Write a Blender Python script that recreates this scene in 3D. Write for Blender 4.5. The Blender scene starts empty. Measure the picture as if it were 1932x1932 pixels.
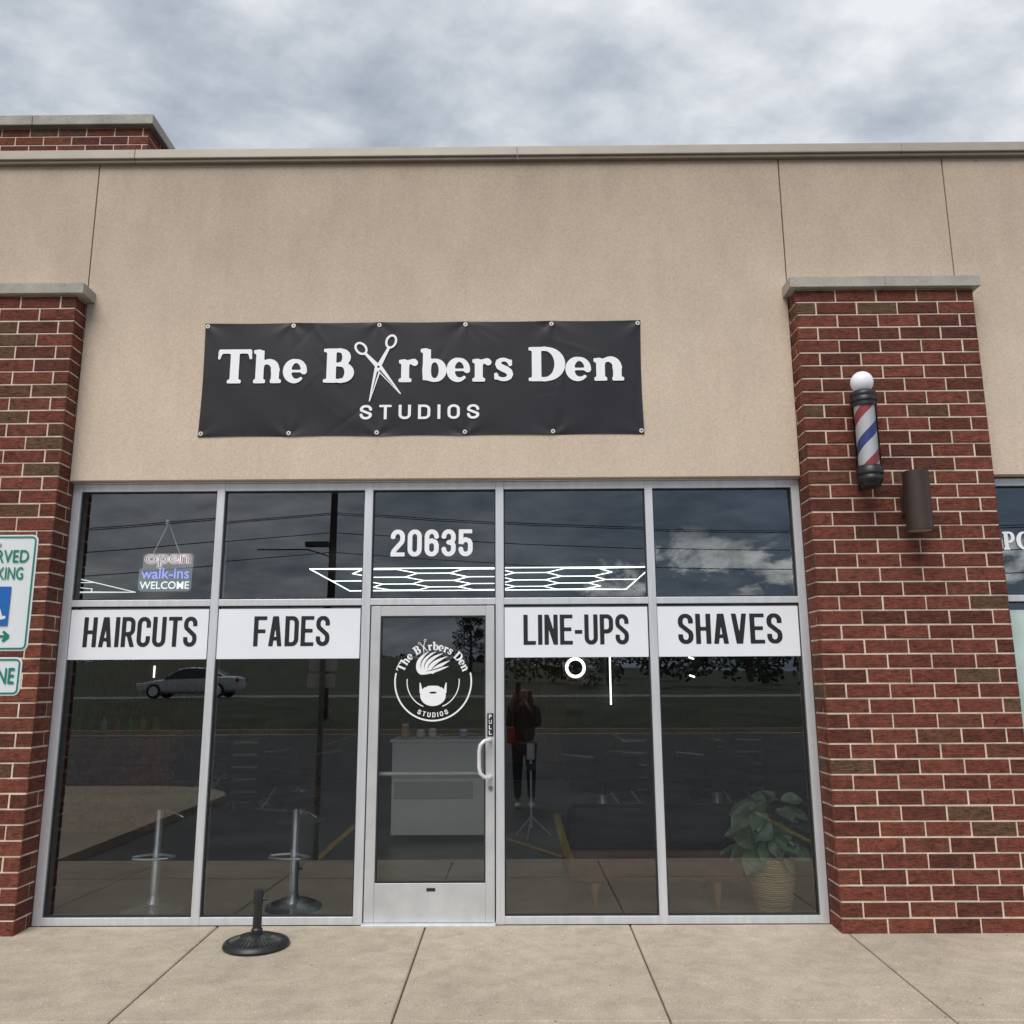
import bpy, math, random
import numpy as np
from mathutils import Vector, Matrix
random.seed(11)
scene = bpy.context.scene
COL = scene.collection
scene.view_settings.view_transform = 'Standard'
scene.view_settings.look = 'None'
scene.view_settings.exposure = 0

# ------------------------------------------------------------------ materials
def new_mat(name):
    m = bpy.data.materials.new(name); m.use_nodes = True
    nt = m.node_tree; b = nt.nodes['Principled BSDF']
    return m, nt, b
def N(nt, t, **kw):
    n = nt.nodes.new(t)
    for k, v in kw.items(): setattr(n, k, v)
    return n
def ramp(nt, src, stops):
    r = N(nt, 'ShaderNodeValToRGB')
    el = r.color_ramp.elements
    while len(el) < len(stops): el.new(0.5)
    for e, (p, c) in zip(el, stops):
        e.position = p; e.color = (c[0], c[1], c[2], 1) if hasattr(c, '__len__') else (c, c, c, 1)
    nt.links.new(src, r.inputs[0])
    return r.outputs[0]
def coords(nt, scale=(1, 1, 1)):
    tc = N(nt, 'ShaderNodeTexCoord'); mp = N(nt, 'ShaderNodeMapping')
    mp.inputs['Scale'].default_value = scale
    nt.links.new(tc.outputs['Object'], mp.inputs[0])
    return mp.outputs[0]
def noise(nt, vec, scale, detail=4, rough=0.55, dist=0):
    n = N(nt, 'ShaderNodeTexNoise')
    n.inputs['Scale'].default_value = scale; n.inputs['Detail'].default_value = detail
    n.inputs['Roughness'].default_value = rough; n.inputs['Distortion'].default_value = dist
    nt.links.new(vec, n.inputs['Vector'])
    return n.outputs['Fac']
def mul(nt, a, b, fac=1.0, mode='MULTIPLY'):
    m = N(nt, 'ShaderNodeMixRGB', blend_type=mode); m.inputs[0].default_value = fac
    nt.links.new(a, m.inputs[1]); nt.links.new(b, m.inputs[2])
    return m.outputs[0]
def mathn(nt, op, a, b=None, c=None):
    m = N(nt, 'ShaderNodeMath', operation=op)
    for i, x in enumerate((a, b, c)):
        if x is None: continue
        if isinstance(x, (int, float)): m.inputs[i].default_value = x
        else: nt.links.new(x, m.inputs[i])
    return m.outputs[0]
def bump(nt, b, h, strength, dist=0.002):
    n = N(nt, 'ShaderNodeBump'); n.inputs['Strength'].default_value = strength
    n.inputs['Distance'].default_value = dist
    nt.links.new(h, n.inputs['Height']); nt.links.new(n.outputs[0], b.inputs['Normal'])
def M(name, c, rough=0.6, metal=0.0, var=0.12, scale=6, bmp=0.0, bscale=120, emit=0, sc=(1, 1, 1), spec=None):
    m, nt, b = new_mat(name)
    v = coords(nt, sc)
    f = noise(nt, v, scale, 5)
    lo = [x*(1-var) for x in c]; hi = [min(1, x*(1+var)) for x in c]
    col = ramp(nt, f, [(0.3, lo), (0.7, hi)])
    nt.links.new(col, b.inputs['Base Color'])
    b.inputs['Roughness'].default_value = rough; b.inputs['Metallic'].default_value = metal
    if spec is not None: b.inputs['Specular IOR Level'].default_value = spec
    if bmp: bump(nt, b, noise(nt, v, bscale, 3), bmp)
    if emit:
        b.inputs['Emission Color'].default_value = (c[0], c[1], c[2], 1)
        b.inputs['Emission Strength'].default_value = emit
    return m

def mat_stucco():
    m, nt, b = new_mat('stucco')
    v = coords(nt)
    vs = coords(nt, (1.2, 1, 0.6))
    base = ramp(nt, noise(nt, v, 1.1, 5), [(0.3, (0.685, 0.550, 0.425)), (0.7, (0.735, 0.600, 0.470))])
    streak = ramp(nt, noise(nt, vs, 2.2, 6, 0.65), [(0.3, 0.93), (0.62, 1.0)])
    sp = ramp(nt, noise(nt, v, 95, 3, 0.7), [(0.3, 0.82), (0.65, 1.05)])
    sp2 = ramp(nt, noise(nt, v, 30, 4, 0.7), [(0.3, 0.94), (0.65, 1.02)])
    c = mul(nt, mul(nt, mul(nt, base, streak), sp), sp2)
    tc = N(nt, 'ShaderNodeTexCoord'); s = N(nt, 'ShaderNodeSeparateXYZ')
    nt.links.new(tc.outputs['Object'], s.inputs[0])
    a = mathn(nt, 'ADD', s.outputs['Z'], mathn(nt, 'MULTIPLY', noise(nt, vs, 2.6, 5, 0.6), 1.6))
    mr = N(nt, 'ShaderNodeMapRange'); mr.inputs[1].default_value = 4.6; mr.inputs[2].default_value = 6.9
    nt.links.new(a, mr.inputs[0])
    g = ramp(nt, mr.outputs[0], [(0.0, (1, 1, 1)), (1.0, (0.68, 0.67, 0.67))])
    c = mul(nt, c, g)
    fs = coords(nt, (9, 1, 0.6))
    c = mul(nt, c, ramp(nt, noise(nt, fs, 1.5, 5, 0.6), [(0.3, 0.965), (0.55, 1.0)]))
    vo = N(nt, 'ShaderNodeTexVoronoi'); vo.inputs['Scale'].default_value = 1.3; nt.links.new(v, vo.inputs['Vector'])
    c = mul(nt, c, ramp(nt, vo.outputs['Distance'], [(0.012, 0.7), (0.03, 1.0)]))
    nt.links.new(c, b.inputs['Base Color']); b.inputs['Roughness'].default_value = 0.9
    b.inputs['Specular IOR Level'].default_value = 0.2
    bump(nt, b, noise(nt, v, 110, 4, 0.7), 0.5, 0.004)
    return m
def mat_brick():
    m, nt, b = new_mat('brick')
    at = N(nt, 'ShaderNodeAttribute', attribute_name='tone')
    c = ramp(nt, at.outputs['Fac'], [(0.0, (0.125, 0.042, 0.030)), (0.35, (0.180, 0.054, 0.036)), (0.65, (0.235, 0.070, 0.045)),
                                      (0.88, (0.20, 0.067, 0.042)), (0.94, (0.145, 0.072, 0.042)), (1.0, (0.155, 0.090, 0.054))])
    v = coords(nt); vs = coords(nt, (10, 10, 45))
    n1 = ramp(nt, noise(nt, v, 22, 6, 0.75), [(0.25, 0.45), (0.7, 1.35)])
    n2 = ramp(nt, noise(nt, vs, 1.2, 6, 0.75, 1.4), [(0.38, 0.30), (0.5, 1.0)])
    c = mul(nt, mul(nt, c, n1), n2, 0.8)
    bl = ramp(nt, noise(nt, v, 5, 6, 0.75), [(0.64, 0.0), (0.85, 0.22)])
    mx = N(nt, 'ShaderNodeMixRGB'); nt.links.new(bl, mx.inputs[0]); nt.links.new(c, mx.inputs[1]); mx.inputs[2].default_value = (0.38, 0.25, 0.19, 1)
    nt.links.new(mx.outputs[0], b.inputs['Base Color']); b.inputs['Roughness'].default_value = 0.85
    b.inputs['Specular IOR Level'].default_value = 0.25
    h = mul(nt, noise(nt, vs, 1.0, 6, 0.75, 1.5), noise(nt, v, 90, 4), 0.5, 'ADD')
    bump(nt, b, h, 1.0, 0.012)
    return m
def mat_concrete(name, base, joint=1.0):
    m, nt, b = new_mat(name)
    v = coords(nt)
    c1 = ramp(nt, noise(nt, v, 0.9, 6, 0.6), [(0.3, [x*0.84 for x in base]), (0.7, [x*1.12 for x in base])])
    c2 = ramp(nt, noise(nt, v, 7, 6, 0.7), [(0.3, 0.82), (0.7, 1.1)])
    c3 = ramp(nt, noise(nt, v, 130, 3, 0.8), [(0.3, 0.62), (0.7, 1.22)])
    c = mul(nt, mul(nt, c1, c2), c3)
    vo = N(nt, 'ShaderNodeTexVoronoi'); vo.inputs['Scale'].default_value = 6; nt.links.new(v, vo.inputs['Vector'])
    spots = ramp(nt, vo.outputs['Distance'], [(0.04, 0.4), (0.06, 1.0)])
    vo2 = N(nt, 'ShaderNodeTexVoronoi'); vo2.inputs['Scale'].default_value = 14; nt.links.new(v, vo2.inputs['Vector'])
    sp2 = ramp(nt, vo2.outputs['Distance'], [(0.06, 1.7), (0.10, 1.0)])
    c = mul(nt, mul(nt, c, spots, 0.8), sp2, 0.7)
    nt.links.new(c, b.inputs['Base Color']); b.inputs['Roughness'].default_value = 0.9
    b.inputs['Specular IOR Level'].default_value = 0.25
    bump(nt, b, noise(nt, v, 140, 4, 0.8), 0.6, 0.004)
    return m
def mat_glass():
    m, nt, b = new_mat('window_glass')
    nt.nodes.remove(b); out = nt.nodes['Material Output']
    tr = N(nt, 'ShaderNodeBsdfTransparent'); tr.inputs[0].default_value = (0.88, 0.895, 0.87, 1)
    gl = N(nt, 'ShaderNodeBsdfGlossy'); gl.inputs['Roughness'].default_value = 0.0
    gl.inputs['Color'].default_value = (0.95, 0.98, 1.0, 1)
    fr = N(nt, 'ShaderNodeFresnel'); fr.inputs[0].default_value = 1.5
    ad = mathn(nt, 'MULTIPLY_ADD', fr.outputs[0], 1.2, 0.088)
    mx = N(nt, 'ShaderNodeMixShader')
    nt.links.new(ad, mx.inputs[0]); nt.links.new(tr.outputs[0], mx.inputs[1]); nt.links.new(gl.outputs[0], mx.inputs[2])
    nt.links.new(mx.outputs[0], out.inputs[0])
    return m
def mat_pole_stripes(cx, cy):
    m, nt, b = new_mat('barber_stripes')
    tc = N(nt, 'ShaderNodeTexCoord'); s = N(nt, 'ShaderNodeSeparateXYZ')
    nt.links.new(tc.outputs['Object'], s.inputs[0])
    at = mathn(nt, 'ARCTAN2', mathn(nt, 'SUBTRACT', s.outputs['Y'], cy), mathn(nt, 'SUBTRACT', s.outputs['X'], cx))
    k = mathn(nt, 'MULTIPLY', at, 1/(2*math.pi))
    z = mathn(nt, 'MULTIPLY', s.outputs['Z'], 1/0.42)
    fr = mathn(nt, 'FRACT', mathn(nt, 'SUBTRACT', mathn(nt, 'ADD', z, .72), k))
    W = (0.82, 0.80, 0.82); R = (0.46, 0.06, 0.065); B = (0.045, 0.08, 0.30)
    c = ramp(nt, fr, [(0.0, W), (0.29, R), (0.5, W), (0.79, B)])
    c.node.color_ramp.interpolation = 'CONSTANT'
    nt.links.new(c, b.inputs['Base Color']); b.inputs['Roughness'].default_value = 0.35
    return m

STUCCO = mat_stucco(); BRICK = mat_brick()
MORTAR = M('mortar', (0.70, 0.575, 0.45), 0.95, var=0.2, scale=12, bmp=0.5, bscale=160)
STONE = mat_concrete('limestone_cap', (0.48, 0.45, 0.39))
WALK = mat_concrete('pavement_concrete', (0.52, 0.44, 0.345))
JOINT = M('joint_dirt', (0.10, 0.085, 0.065), 0.95, var=0.3)
COPING = M('coping_metal', (0.42, 0.37, 0.31), 0.45, 0.1, var=0.06)
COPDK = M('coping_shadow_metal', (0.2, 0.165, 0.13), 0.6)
ALU = M('brushed_aluminium', (0.66, 0.67, 0.69), 0.4, 0.35, var=0.09, scale=3, sc=(6, 6, 0.6))
ALUD = M('door_aluminium', (0.58, 0.58, 0.58), 0.42, 0.3, var=0.1, scale=5)
RUBBER = M('gasket_rubber', (0.02, 0.02, 0.022), 0.7)
GLASS = mat_glass()
VINYL = M('white_vinyl', (0.84, 0.85, 0.89), 0.5, var=0.03, scale=2)
VWHITE = M('white_lettering_vinyl', (0.92, 0.92, 0.93), 0.5, var=0.015)
VBLACK = M('black_lettering_vinyl', (0.013, 0.013, 0.015), 0.45, var=0.1)
BLACKP = M('black_plastic', (0.018, 0.018, 0.02), 0.4, var=0.2)
BRONZE = M('bronze_paint', (0.055, 0.035, 0.028), 0.45, 0.2, var=0.15)
CHROME = M('chrome', (0.75, 0.76, 0.78), 0.2, 1.0, var=0.03)
SATIN = M('satin_chrome', (0.88, 0.89, 0.92), 0.28, 0.6, var=0.03)
ASPH = M('asphalt', (0.072, 0.072, 0.075), 0.9, var=0.35, scale=1.5, bmp=0.5, bscale=60)
GRASS = M('grass', (0.055, 0.062, 0.032), 0.95, var=0.4, scale=0.8, bmp=0.6, bscale=20)
ROADM = M('road_surface', (0.28, 0.28, 0.275), 0.9, var=0.15, scale=0.6)
YELLOW = M('worn_yellow_road_paint', (0.28, 0.20, 0.06), 0.85, var=0.6, scale=14)
INWALL = M('interior_dark_paint', (0.045, 0.046, 0.05), 0.8)
INFLOOR = M('interior_floor', (0.27, 0.265, 0.26), 0.3, var=0.15, scale=3)
INCEIL = M('interior_ceiling', (0.02, 0.02, 0.022), 0.9)
WOOD = M('slat_wood', (0.16, 0.08, 0.04), 0.5, var=0.3, sc=(20, 20, 1), scale=2)
LEATHER = M('black_leather', (0.006, 0.006, 0.006), 0.5, var=0.2, bmp=0.3, bscale=90, spec=.25)
BROWNL = M('brown_upholstery', (0.12, 0.058, 0.04), 0.6, var=0.2)
DESK = M('white_laminate', (0.95, 0.94, 0.88), 0.4, var=0.02)
DESK2 = M('grey_laminate', (0.62, 0.64, 0.59), 0.4, var=0.03)
LED = M('led_tube', (0.90, 1.0, 0.97), 0.5, var=0.0, emit=2.6)
LED2 = M('led_tube_dim', (0.90, 1.0, 0.97), 0.5, var=0.0, emit=1.0)
LEDW = M('led_ring', (1.0, 1.0, 1.0), 0.5, var=0.0, emit=2.6)

# ------------------------------------------------------------------ mesh builder
WT = {}
def place(o, parent):
    if parent is not None:
        o.parent = parent
        o.matrix_parent_inverse = Matrix.Translation(-WT.get(parent.name, Vector((0, 0, 0))))
def empty(name, loc, label, category, **kw):
    o = bpy.data.objects.new(name, None); COL.objects.link(o)
    o.empty_display_size = 0.1
    o.location = loc; WT[o.name] = Vector(loc)
    o['label'] = label; o['category'] = category
    for k, v in kw.items(): o[k] = v
    return o
class MB:
    def __init__(s): s.v = []; s.f = []; s.m = []; s.t = []
    def add(s, vs, fs, mi=0, tone=0.0):
        o = len(s.v); s.v += [tuple(p) for p in vs]
        for f in fs: s.f.append([i+o for i in f]); s.m.append(mi); s.t.append(tone)
    def box(s, x0, x1, y0, y1, z0, z1, mi=0, tone=0):
        s.add([(x0,y0,z0),(x1,y0,z0),(x1,y1,z0),(x0,y1,z0),(x0,y0,z1),(x1,y0,z1),(x1,y1,z1),(x0,y1,z1)],
              [(0,3,2,1),(4,5,6,7),(0,1,5,4),(1,2,6,5),(2,3,7,6),(3,0,4,7)], mi, tone)
    def tube(s, pts, r, n=10, mi=0, closed=False):
        pts = [Vector(p) for p in pts]; m = len(pts)
        rs = r if hasattr(r, '__len__') else [r]*m
        vs = []; prev = None
        for i, p in enumerate(pts):
            if closed: d = pts[(i+1) % m]-pts[i-1]
            else: d = pts[min(i+1, m-1)]-pts[max(i-1, 0)]
            d.normalize()
            if prev is None:
                a = Vector((0, 0, 1)) if abs(d.z) < 0.9 else Vector((1, 0, 0))
                u = d.cross(a).normalized()
            else:
                u = (prev-d*prev.dot(d)).normalized()
            prev = u; w = d.cross(u)
            for k in range(n):
                a = 2*math.pi*k/n
                vs.append(p+(u*math.cos(a)+w*math.sin(a))*rs[i])
        fs = []
        for i in range(m if closed else m-1):
            j = (i+1) % m
            for k in range(n): fs.append((i*n+k, i*n+(k+1) % n, j*n+(k+1) % n, j*n+k))
        if not closed:
            fs.append(tuple(range(n))[::-1]); fs.append(tuple(range((m-1)*n, m*n)))
        s.add(vs, fs, mi)
    def lathe(s, cx, cy, prof, n=32, mi=0, cap=True):
        vs = []
        for r, z in prof:
            for k in range(n):
                a = 2*math.pi*k/n; vs.append((cx+r*math.cos(a), cy+r*math.sin(a), z))
        fs = []
        for i in range(len(prof)-1):
            for k in range(n): fs.append((i*n+k, i*n+(k+1) % n, (i+1)*n+(k+1) % n, (i+1)*n+k))
        if cap:
            fs.append(tuple(range(n))[::-1]); fs.append(tuple(range((len(prof)-1)*n, len(prof)*n)))
        s.add(vs, fs, mi)
    def ball(s, c, r, n=20, mi=0):
        rr = r if hasattr(r, '__len__') else (r, r, r)
        vs = []; m = n//2
        for i in range(m+1):
            t = math.pi*min(max(i/m, 0.01), 0.99)
            for k in range(n):
                a = 2*math.pi*k/n
                vs.append((c[0]+rr[0]*math.sin(t)*math.cos(a), c[1]+rr[1]*math.sin(t)*math.sin(a), c[2]+rr[2]*math.cos(t)))
        fs = []
        for i in range(m):
            for k in range(n): fs.append((i*n+k, (i+1)*n+k, (i+1)*n+(k+1) % n, i*n+(k+1) % n))
        s.add(vs, fs, mi)
    def build(s, name, mats, parent=None, smooth=False, bevel=0, subsurf=0, tone=False, **props):
        me = bpy.data.meshes.new(name); me.from_pydata(s.v, [], s.f)
        if not hasattr(mats, '__len__'): mats = [mats]
        for m in mats: me.materials.append(m)
        me.polygons.foreach_set('material_index', s.m)
        if tone:
            at = me.attributes.new('tone', 'FLOAT', 'FACE'); at.data.foreach_set('value', s.t)
        if smooth:
            me.polygons.foreach_set('use_smooth', [True]*len(me.polygons))
            me.set_sharp_from_angle(angle=math.radians(38))
        me.update()
        o = bpy.data.objects.new(name, me); COL.objects.link(o); place(o, parent)
        if bevel:
            b = o.modifiers.new('bevel', 'BEVEL'); b.width = bevel; b.segments = 2; b.limit_method = 'ANGLE'
        if subsurf:
            q = o.modifiers.new('sub', 'SUBSURF'); q.levels = subsurf; q.render_levels = subsurf
        for k, v in props.items(): o[k] = v
        return o

# ------------------------------------------------------------------ lettering engine (signed distance outlines)
def cap(a, b, ra, rb=None):
    rb = ra if rb is None else rb
    def f(X, Y):
        dx, dy = b[0]-a[0], b[1]-a[1]; L = dx*dx+dy*dy+1e-12
        t = np.clip(((X-a[0])*dx+(Y-a[1])*dy)/L, 0, 1)
        return np.hypot(X-a[0]-t*dx, Y-a[1]-t*dy)-(ra+(rb-ra)*t)
    return f
def curve(pts, ws):
    if not hasattr(ws, '__len__'): ws = [ws]*len(pts)
    return [cap(pts[i], pts[i+1], ws[i], ws[i+1]) for i in range(len(pts)-1)]
def bseg(a, b, hw):
    L = math.hypot(b[0]-a[0], b[1]-a[1])+1e-9; ux, uy = (b[0]-a[0])/L, (b[1]-a[1])/L
    cx, cy = (a[0]+b[0])/2, (a[1]+b[1])/2
    def f(X, Y):
        p = np.abs((X-cx)*ux+(Y-cy)*uy)-L/2; q = np.abs(-(X-cx)*uy+(Y-cy)*ux)-hw
        return np.hypot(np.maximum(p, 0), np.maximum(q, 0))+np.minimum(np.maximum(p, q), 0)
    return f
def ell(cx, cy, rx, ry):
    return lambda X, Y: (np.hypot((X-cx)/rx, (Y-cy)/ry)-1)*min(rx, ry)
def path(pts, hw):
    r = [bseg(pts[i], pts[i+1], hw) for i in range(len(pts)-1)]
    for p in pts[1:-1]: r.append(cap(p, (p[0]+1e-4, p[1]), hw))
    return r
def E(cx, cy, rx, ry, a0, a1, n=12):
    return [(cx+rx*math.cos(math.radians(a0+(a1-a0)*i/n)), cy+ry*math.sin(math.radians(a0+(a1-a0)*i/n))) for i in range(n+1)]
def contrast(cx, cy, rx, ry, a0, a1, thick, thin, n=28):
    P = E(cx, cy, rx, ry, a0, a1, n)
    W = [thin+(thick-thin)*abs(math.cos(math.radians(a0+(a1-a0)*i/n)))**1.5 for i in range(n+1)]
    return curve(P, W)
def smin(parts, k):
    def f(X, Y):
        d = None
        for g in parts:
            e = g(X, Y)
            if d is None: d = e; continue
            h = np.clip(0.5+0.5*(e-d)/k, 0, 1); d = e*(1-h)+d*h-k*h*(1-h)
        return d
    return f
def field(adds, subs=(), clip=None):
    def f(X, Y):
        d = None
        for g in adds:
            e = g(X, Y); d = e if d is None else np.minimum(d, e)
        for g in subs: d = np.maximum(d, -g(X, Y))
        if clip: d = np.maximum(d, np.abs(Y-(clip[0]+clip[1])/2)-(clip[1]-clip[0])/2)
        return d
    return f
def sdf_mesh(f, x0, x1, y0, y1, h):
    nx = int((x1-x0)/h)+2; ny = int((y1-y0)/h)+2
    xs = x0+h*np.arange(nx); ys = y0+h*np.arange(ny)
    X, Y = np.meshgrid(xs, ys, indexing='ij'); V = f(X, Y)
    V = np.where(np.abs(V) < 1e-7, -1e-7, V); I = V < 0
    vs = []; fs = []
    cnt = I[:-1, :-1].astype(int)+I[1:, :-1]+I[1:, 1:]+I[:-1, 1:]
    for j in range(ny-1):
        i = 0; row = cnt[:, j]
        while i < nx-1:
            c = row[i]
            if c == 4:
                i2 = i
                while i2 < nx-1 and row[i2] == 4: i2 += 1
                o = len(vs); vs += [(xs[i], ys[j]), (xs[i2], ys[j]), (xs[i2], ys[j+1]), (xs[i], ys[j+1])]
                fs.append((o, o+1, o+2, o+3)); i = i2; continue
            if c > 0:
                q = [(i, j), (i+1, j), (i+1, j+1), (i, j+1)]; P = []
                for t in range(4):
                    a, b = q[t], q[(t+1) % 4]; va, vb = V[a], V[b]
                    if va < 0: P.append((xs[a[0]], ys[a[1]]))
                    if (va < 0) != (vb < 0):
                        s = va/(va-vb); P.append((xs[a[0]]+s*(xs[b[0]]-xs[a[0]]), ys[a[1]]+s*(ys[b[1]]-ys[a[1]])))
                if len(P) >= 3:
                    o = len(vs); vs += P; fs.append(tuple(range(o, o+len(P))))
            i += 1
    return vs, fs

def serif(ch):
    """soft, heavy old-style letters. Returns groups; each group is one stroke, strokes are blended with a small fillet"""
    def stem(x, y0, y1, w=.112): return field([bseg((x, y0), (x, y1), w-.03)])
    def rstem(x, y0, y1, w=.112):
        g = bseg((x, y0+.02), (x, y1-.02), w-.03); return lambda X, Y: g(X, Y)-.03
    def foot(x, l=.135): 
        g = bseg((x-l, .052), (x+l, .052), .022); return lambda X, Y: g(X, Y)-.03
    def flag(x, y):
        g = bseg((x-.14, y-.012), (x, y), .028); return lambda X, Y: g(X, Y)-.028
    def bar(x0, x1, y, w=.05):
        g = bseg((x0, y), (x1, y), w-.025); return lambda X, Y: g(X, Y)-.025
    C = lambda L: field(L)
    if ch == 'T':
        return [rstem(.49, .05, .95, .122), bar(.07, .91, .935, .062), C([cap((.085, .91), (.055, .74), .055, .036)]), C([cap((.895, .91), (.925, .74), .055, .036)]), foot(.49, .16)], .98
    if ch in 'hn':
        top = .95 if ch == 'h' else .63
        W = [.05, .05, .052, .058, .066, .076, .086, .095, .102, .108, .11, .11, .11]
        return [rstem(.21, .04, top), flag(.2, top-.02), foot(.21), C(curve(E(.435, .40, .205, .225, 165, 0, 12), W)), rstem(.64, .04, .42, .11), foot(.66, .12)], .86
    if ch == 'e':
        P = E(.345, .35, .232, .292, -4, 310, 30); W = []
        for i in range(31):
            a = -4+314*i/30
            W.append(.082 if a < 25 else .082-.026*(a-25)/65 if a < 90 else .056+.060*math.sin(math.radians(a-90)) if a < 235 else max(.045, .09-.05*(a-235)/75))
        return [C(curve(P, W)), bar(.15, .57, .345, .036)], .70
    if ch == 'B':
        return [rstem(.24, .03, .97, .122), bar(.06, .46, .947), bar(.06, .5, .053), bar(.25, .46, .53, .04), C(contrast(.44, .74, .185, .205, 90, -90, .112, .05)), C(contrast(.47, .29, .235, .237, 90, -90, .124, .05))], .87
    if ch == 'r':
        return [rstem(.21, .04, .63), flag(.2, .61), foot(.21, .15), C(curve(E(.42, .42, .18, .19, 165, 80), [.05]*7+[.06]*6)), C([cap((.455, .575), (.475, .562), .092)])], .61
    if ch == 'b':
        return [rstem(.21, .06, .95), flag(.2, .93), C(contrast(.43, .34, .225, .288, 0, 360, .11, .052, 32))], .77
    if ch == 's':
        P = [(.48, .49), (.455, .555), (.40, .615), (.31, .64), (.22, .622), (.16, .575), (.15, .505), (.19, .435), (.27, .388), (.37, .342), (.45, .285), (.482, .21), (.46, .13), (.39, .075), (.29, .058), (.19, .078), (.12, .13), (.095, .20)]
        W = [.042, .048, .052, .053, .062, .074, .085, .094, .1, .1, .094, .085, .074, .062, .054, .052, .05, .045]
        return [C(curve(P, W)), C([cap((.495, .5), (.502, .6), .036)]), C([cap((.085, .2), (.08, .09), .038)])], .60
    if ch == 'D':
        return [rstem(.24, .03, .97, .122), bar(.06, .46, .947), bar(.06, .46, .053), C(contrast(.43, .5, .41, .447, 90, -90, .140, .052, 32))], .99
    if ch == 'P':
        return [rstem(.24, .03, .97, .122), bar(.06, .46, .947), bar(.25, .46, .45, .04), foot(.24, .17), C(contrast(.45, .7, .21, .247, 90, -90, .115, .05))], .8
    if ch == 'O':
        return [C(contrast(.48, .5, .36, .45, 0, 360, .14, .05, 36))], .98
    if ch == 'X':
        return [C(scissors((.44, .56), (.12, 1.1), (.78, 1.26), (.16, -.52), (.92, -.28), 1.0))], .95
    return [], .42
def scissors(pv, rl, rr, tl, tr, s):
    A = []
    def ring(c, ax):
        ux, uy = ax
        P = []
        for i in range(21):
            t = 2*math.pi*i/20; p, q = .14*s*math.cos(t), .10*s*math.sin(t)
            P.append((c[0]+ux*p-uy*q, c[1]+uy*p+ux*q))
        return curve(P, .024*s)
    for c, t in ((rl, tr), (rr, tl)):
        d = (t[0]-c[0], t[1]-c[1]); L = math.hypot(*d); ux, uy = d[0]/L, d[1]/L
        A += ring(c, (ux, uy))
        a = (c[0]+ux*.14*s, c[1]+uy*.14*s)
        A += curve([a, pv], [.028*s, .05*s]) + curve([pv, t], [.075*s, .012*s])
    return A
def sans(ch, w=.42, t=.12):
    h = t/2; x0, x1, y0, y1 = h, w-h, h*.92, 1-h*.92; cx = w/2; r = (x1-x0)/2
    ry = min(r*1.15, .24)
    top = E(cx, y1-ry, r, ry, 0, 180); bot = E(cx, y0+ry, r, ry, 180, 360)
    L = lambda a, b, q=h: [bseg(a, b, q)]
    if ch == 'A': return L((.0+h*.9, -.1), (cx-.012, 1.1))+L((w-h*.9, -.1), (cx+.012, 1.1))+L((.1, .25), (w-.1, .25), h*.85), w+.02
    if ch == 'V': return L((h*.8, 1.1), (cx-.01, -.1))+L((w-h*.8, 1.1), (cx+.01, -.1)), w+.02
    if ch == 'C': return path([(x1, .64)]+top+bot+[(x1, .36)], h), w
    if ch in '0O': return path([(x1, .5)]+top+bot+[(x1, .5)], h), w
    if ch == 'U': return path([(x0, 1)]+bot+[(x1, 1)], h), w
    if ch == 'I': return L((h, 0), (h, 1)), t
    if ch == '-': return L((0, .42), (.24, .42), h*.9), .24
    if ch == 'H': return L((x0, 0), (x0, 1))+L((x1, 0), (x1, 1))+L((x0, .5), (x1, .5), h*.9), w
    if ch == 'L': return L((x0, 0), (x0, 1))+L((x0, y0), (w-.03, y0), h*.9), w-.03
    if ch == 'T': return L((cx, 0), (cx, 1))+L((0, y1), (w, y1), h*.9), w
    if ch == 'E': return L((x0, 0), (x0, 1))+L((x0, y0), (w-.02, y0), h*.9)+L((x0, y1), (w-.02, y1), h*.9)+L((x0, .51), (w-.06, .51), h*.9), w-.02
    if ch == 'F': return L((x0, 0), (x0, 1))+L((x0, y1), (w-.02, y1), h*.9)+L((x0, .5), (w-.06, .5), h*.9), w-.03
    if ch == 'N': return L((x0, 0), (x0, 1))+L((x1, 0), (x1, 1))+L((x0-.02, 1.06), (x1+.02, -.06)), w
    if ch == 'D': return L((x0, 0), (x0, 1))+path([(0, y1)]+E(x1-r, y1-ry, r, ry, 90, 0)+E(x1-r, y0+ry, r, ry, 0, -90)+[(0, y0)], h), w
    if ch in 'PR':
        q = .43; b = L((x0, 0), (x0, 1))+path([(0, y1)]+E(x1-r, y1-ry*.9, r, ry*.9, 90, 0)+E(x1-r, q+ry*.9, r, ry*.9, 0, -90)+[(x0, q)], h)
        if ch == 'R': b += L((cx+.0, q+.05), (x1+.02, -.06))
        return b, w
    if ch in 'S':
        return path([(x1, .68)]+top+[(x0, .70), (x0+.02, .62), (cx, .5), (x1-.02, .38), (x1, .30)]+E(cx, y0+ry, r, ry, 0, -180)+[(x0, .32)], h), w
    if ch == '2': return path([(x0, .68)]+E(cx, y1-ry, r, ry, 180, 0)+[(x1, .62), (x1-.03, .53), (x0+.03, .2), (x0+.0, .06)], h)+L((0, y0), (w, y0), h*.9), w
    if ch == '3': return path([(x0, .7)]+E(cx, y1-ry, r, ry, 180, 0)+[(x1, .63), (x1-.04, .55), (cx, .515), (x1-.04, .48), (x1, .4)]+E(cx, y0+ry, r, ry, 0, -180)+[(x0, .3)], h), w
    if ch == '5': return L((x0, .45), (x0+.01, 1))+L((x0, y1), (w-.02, y1), h*.9)+path([(x0, .46), (x0+.04, .55), (cx, .62), (x1-.04, .57), (x1, .46)]+E(cx, y0+ry, r, ry, 0, -180)+[(x0, .3)], h), w
    if ch == '6': return path([(x1, .7)]+top+bot+[(x1, .42), (x1-.04, .53), (cx, .585), (x0+.04, .53), (x0, .44)], h), w
    return [], .25
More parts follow.
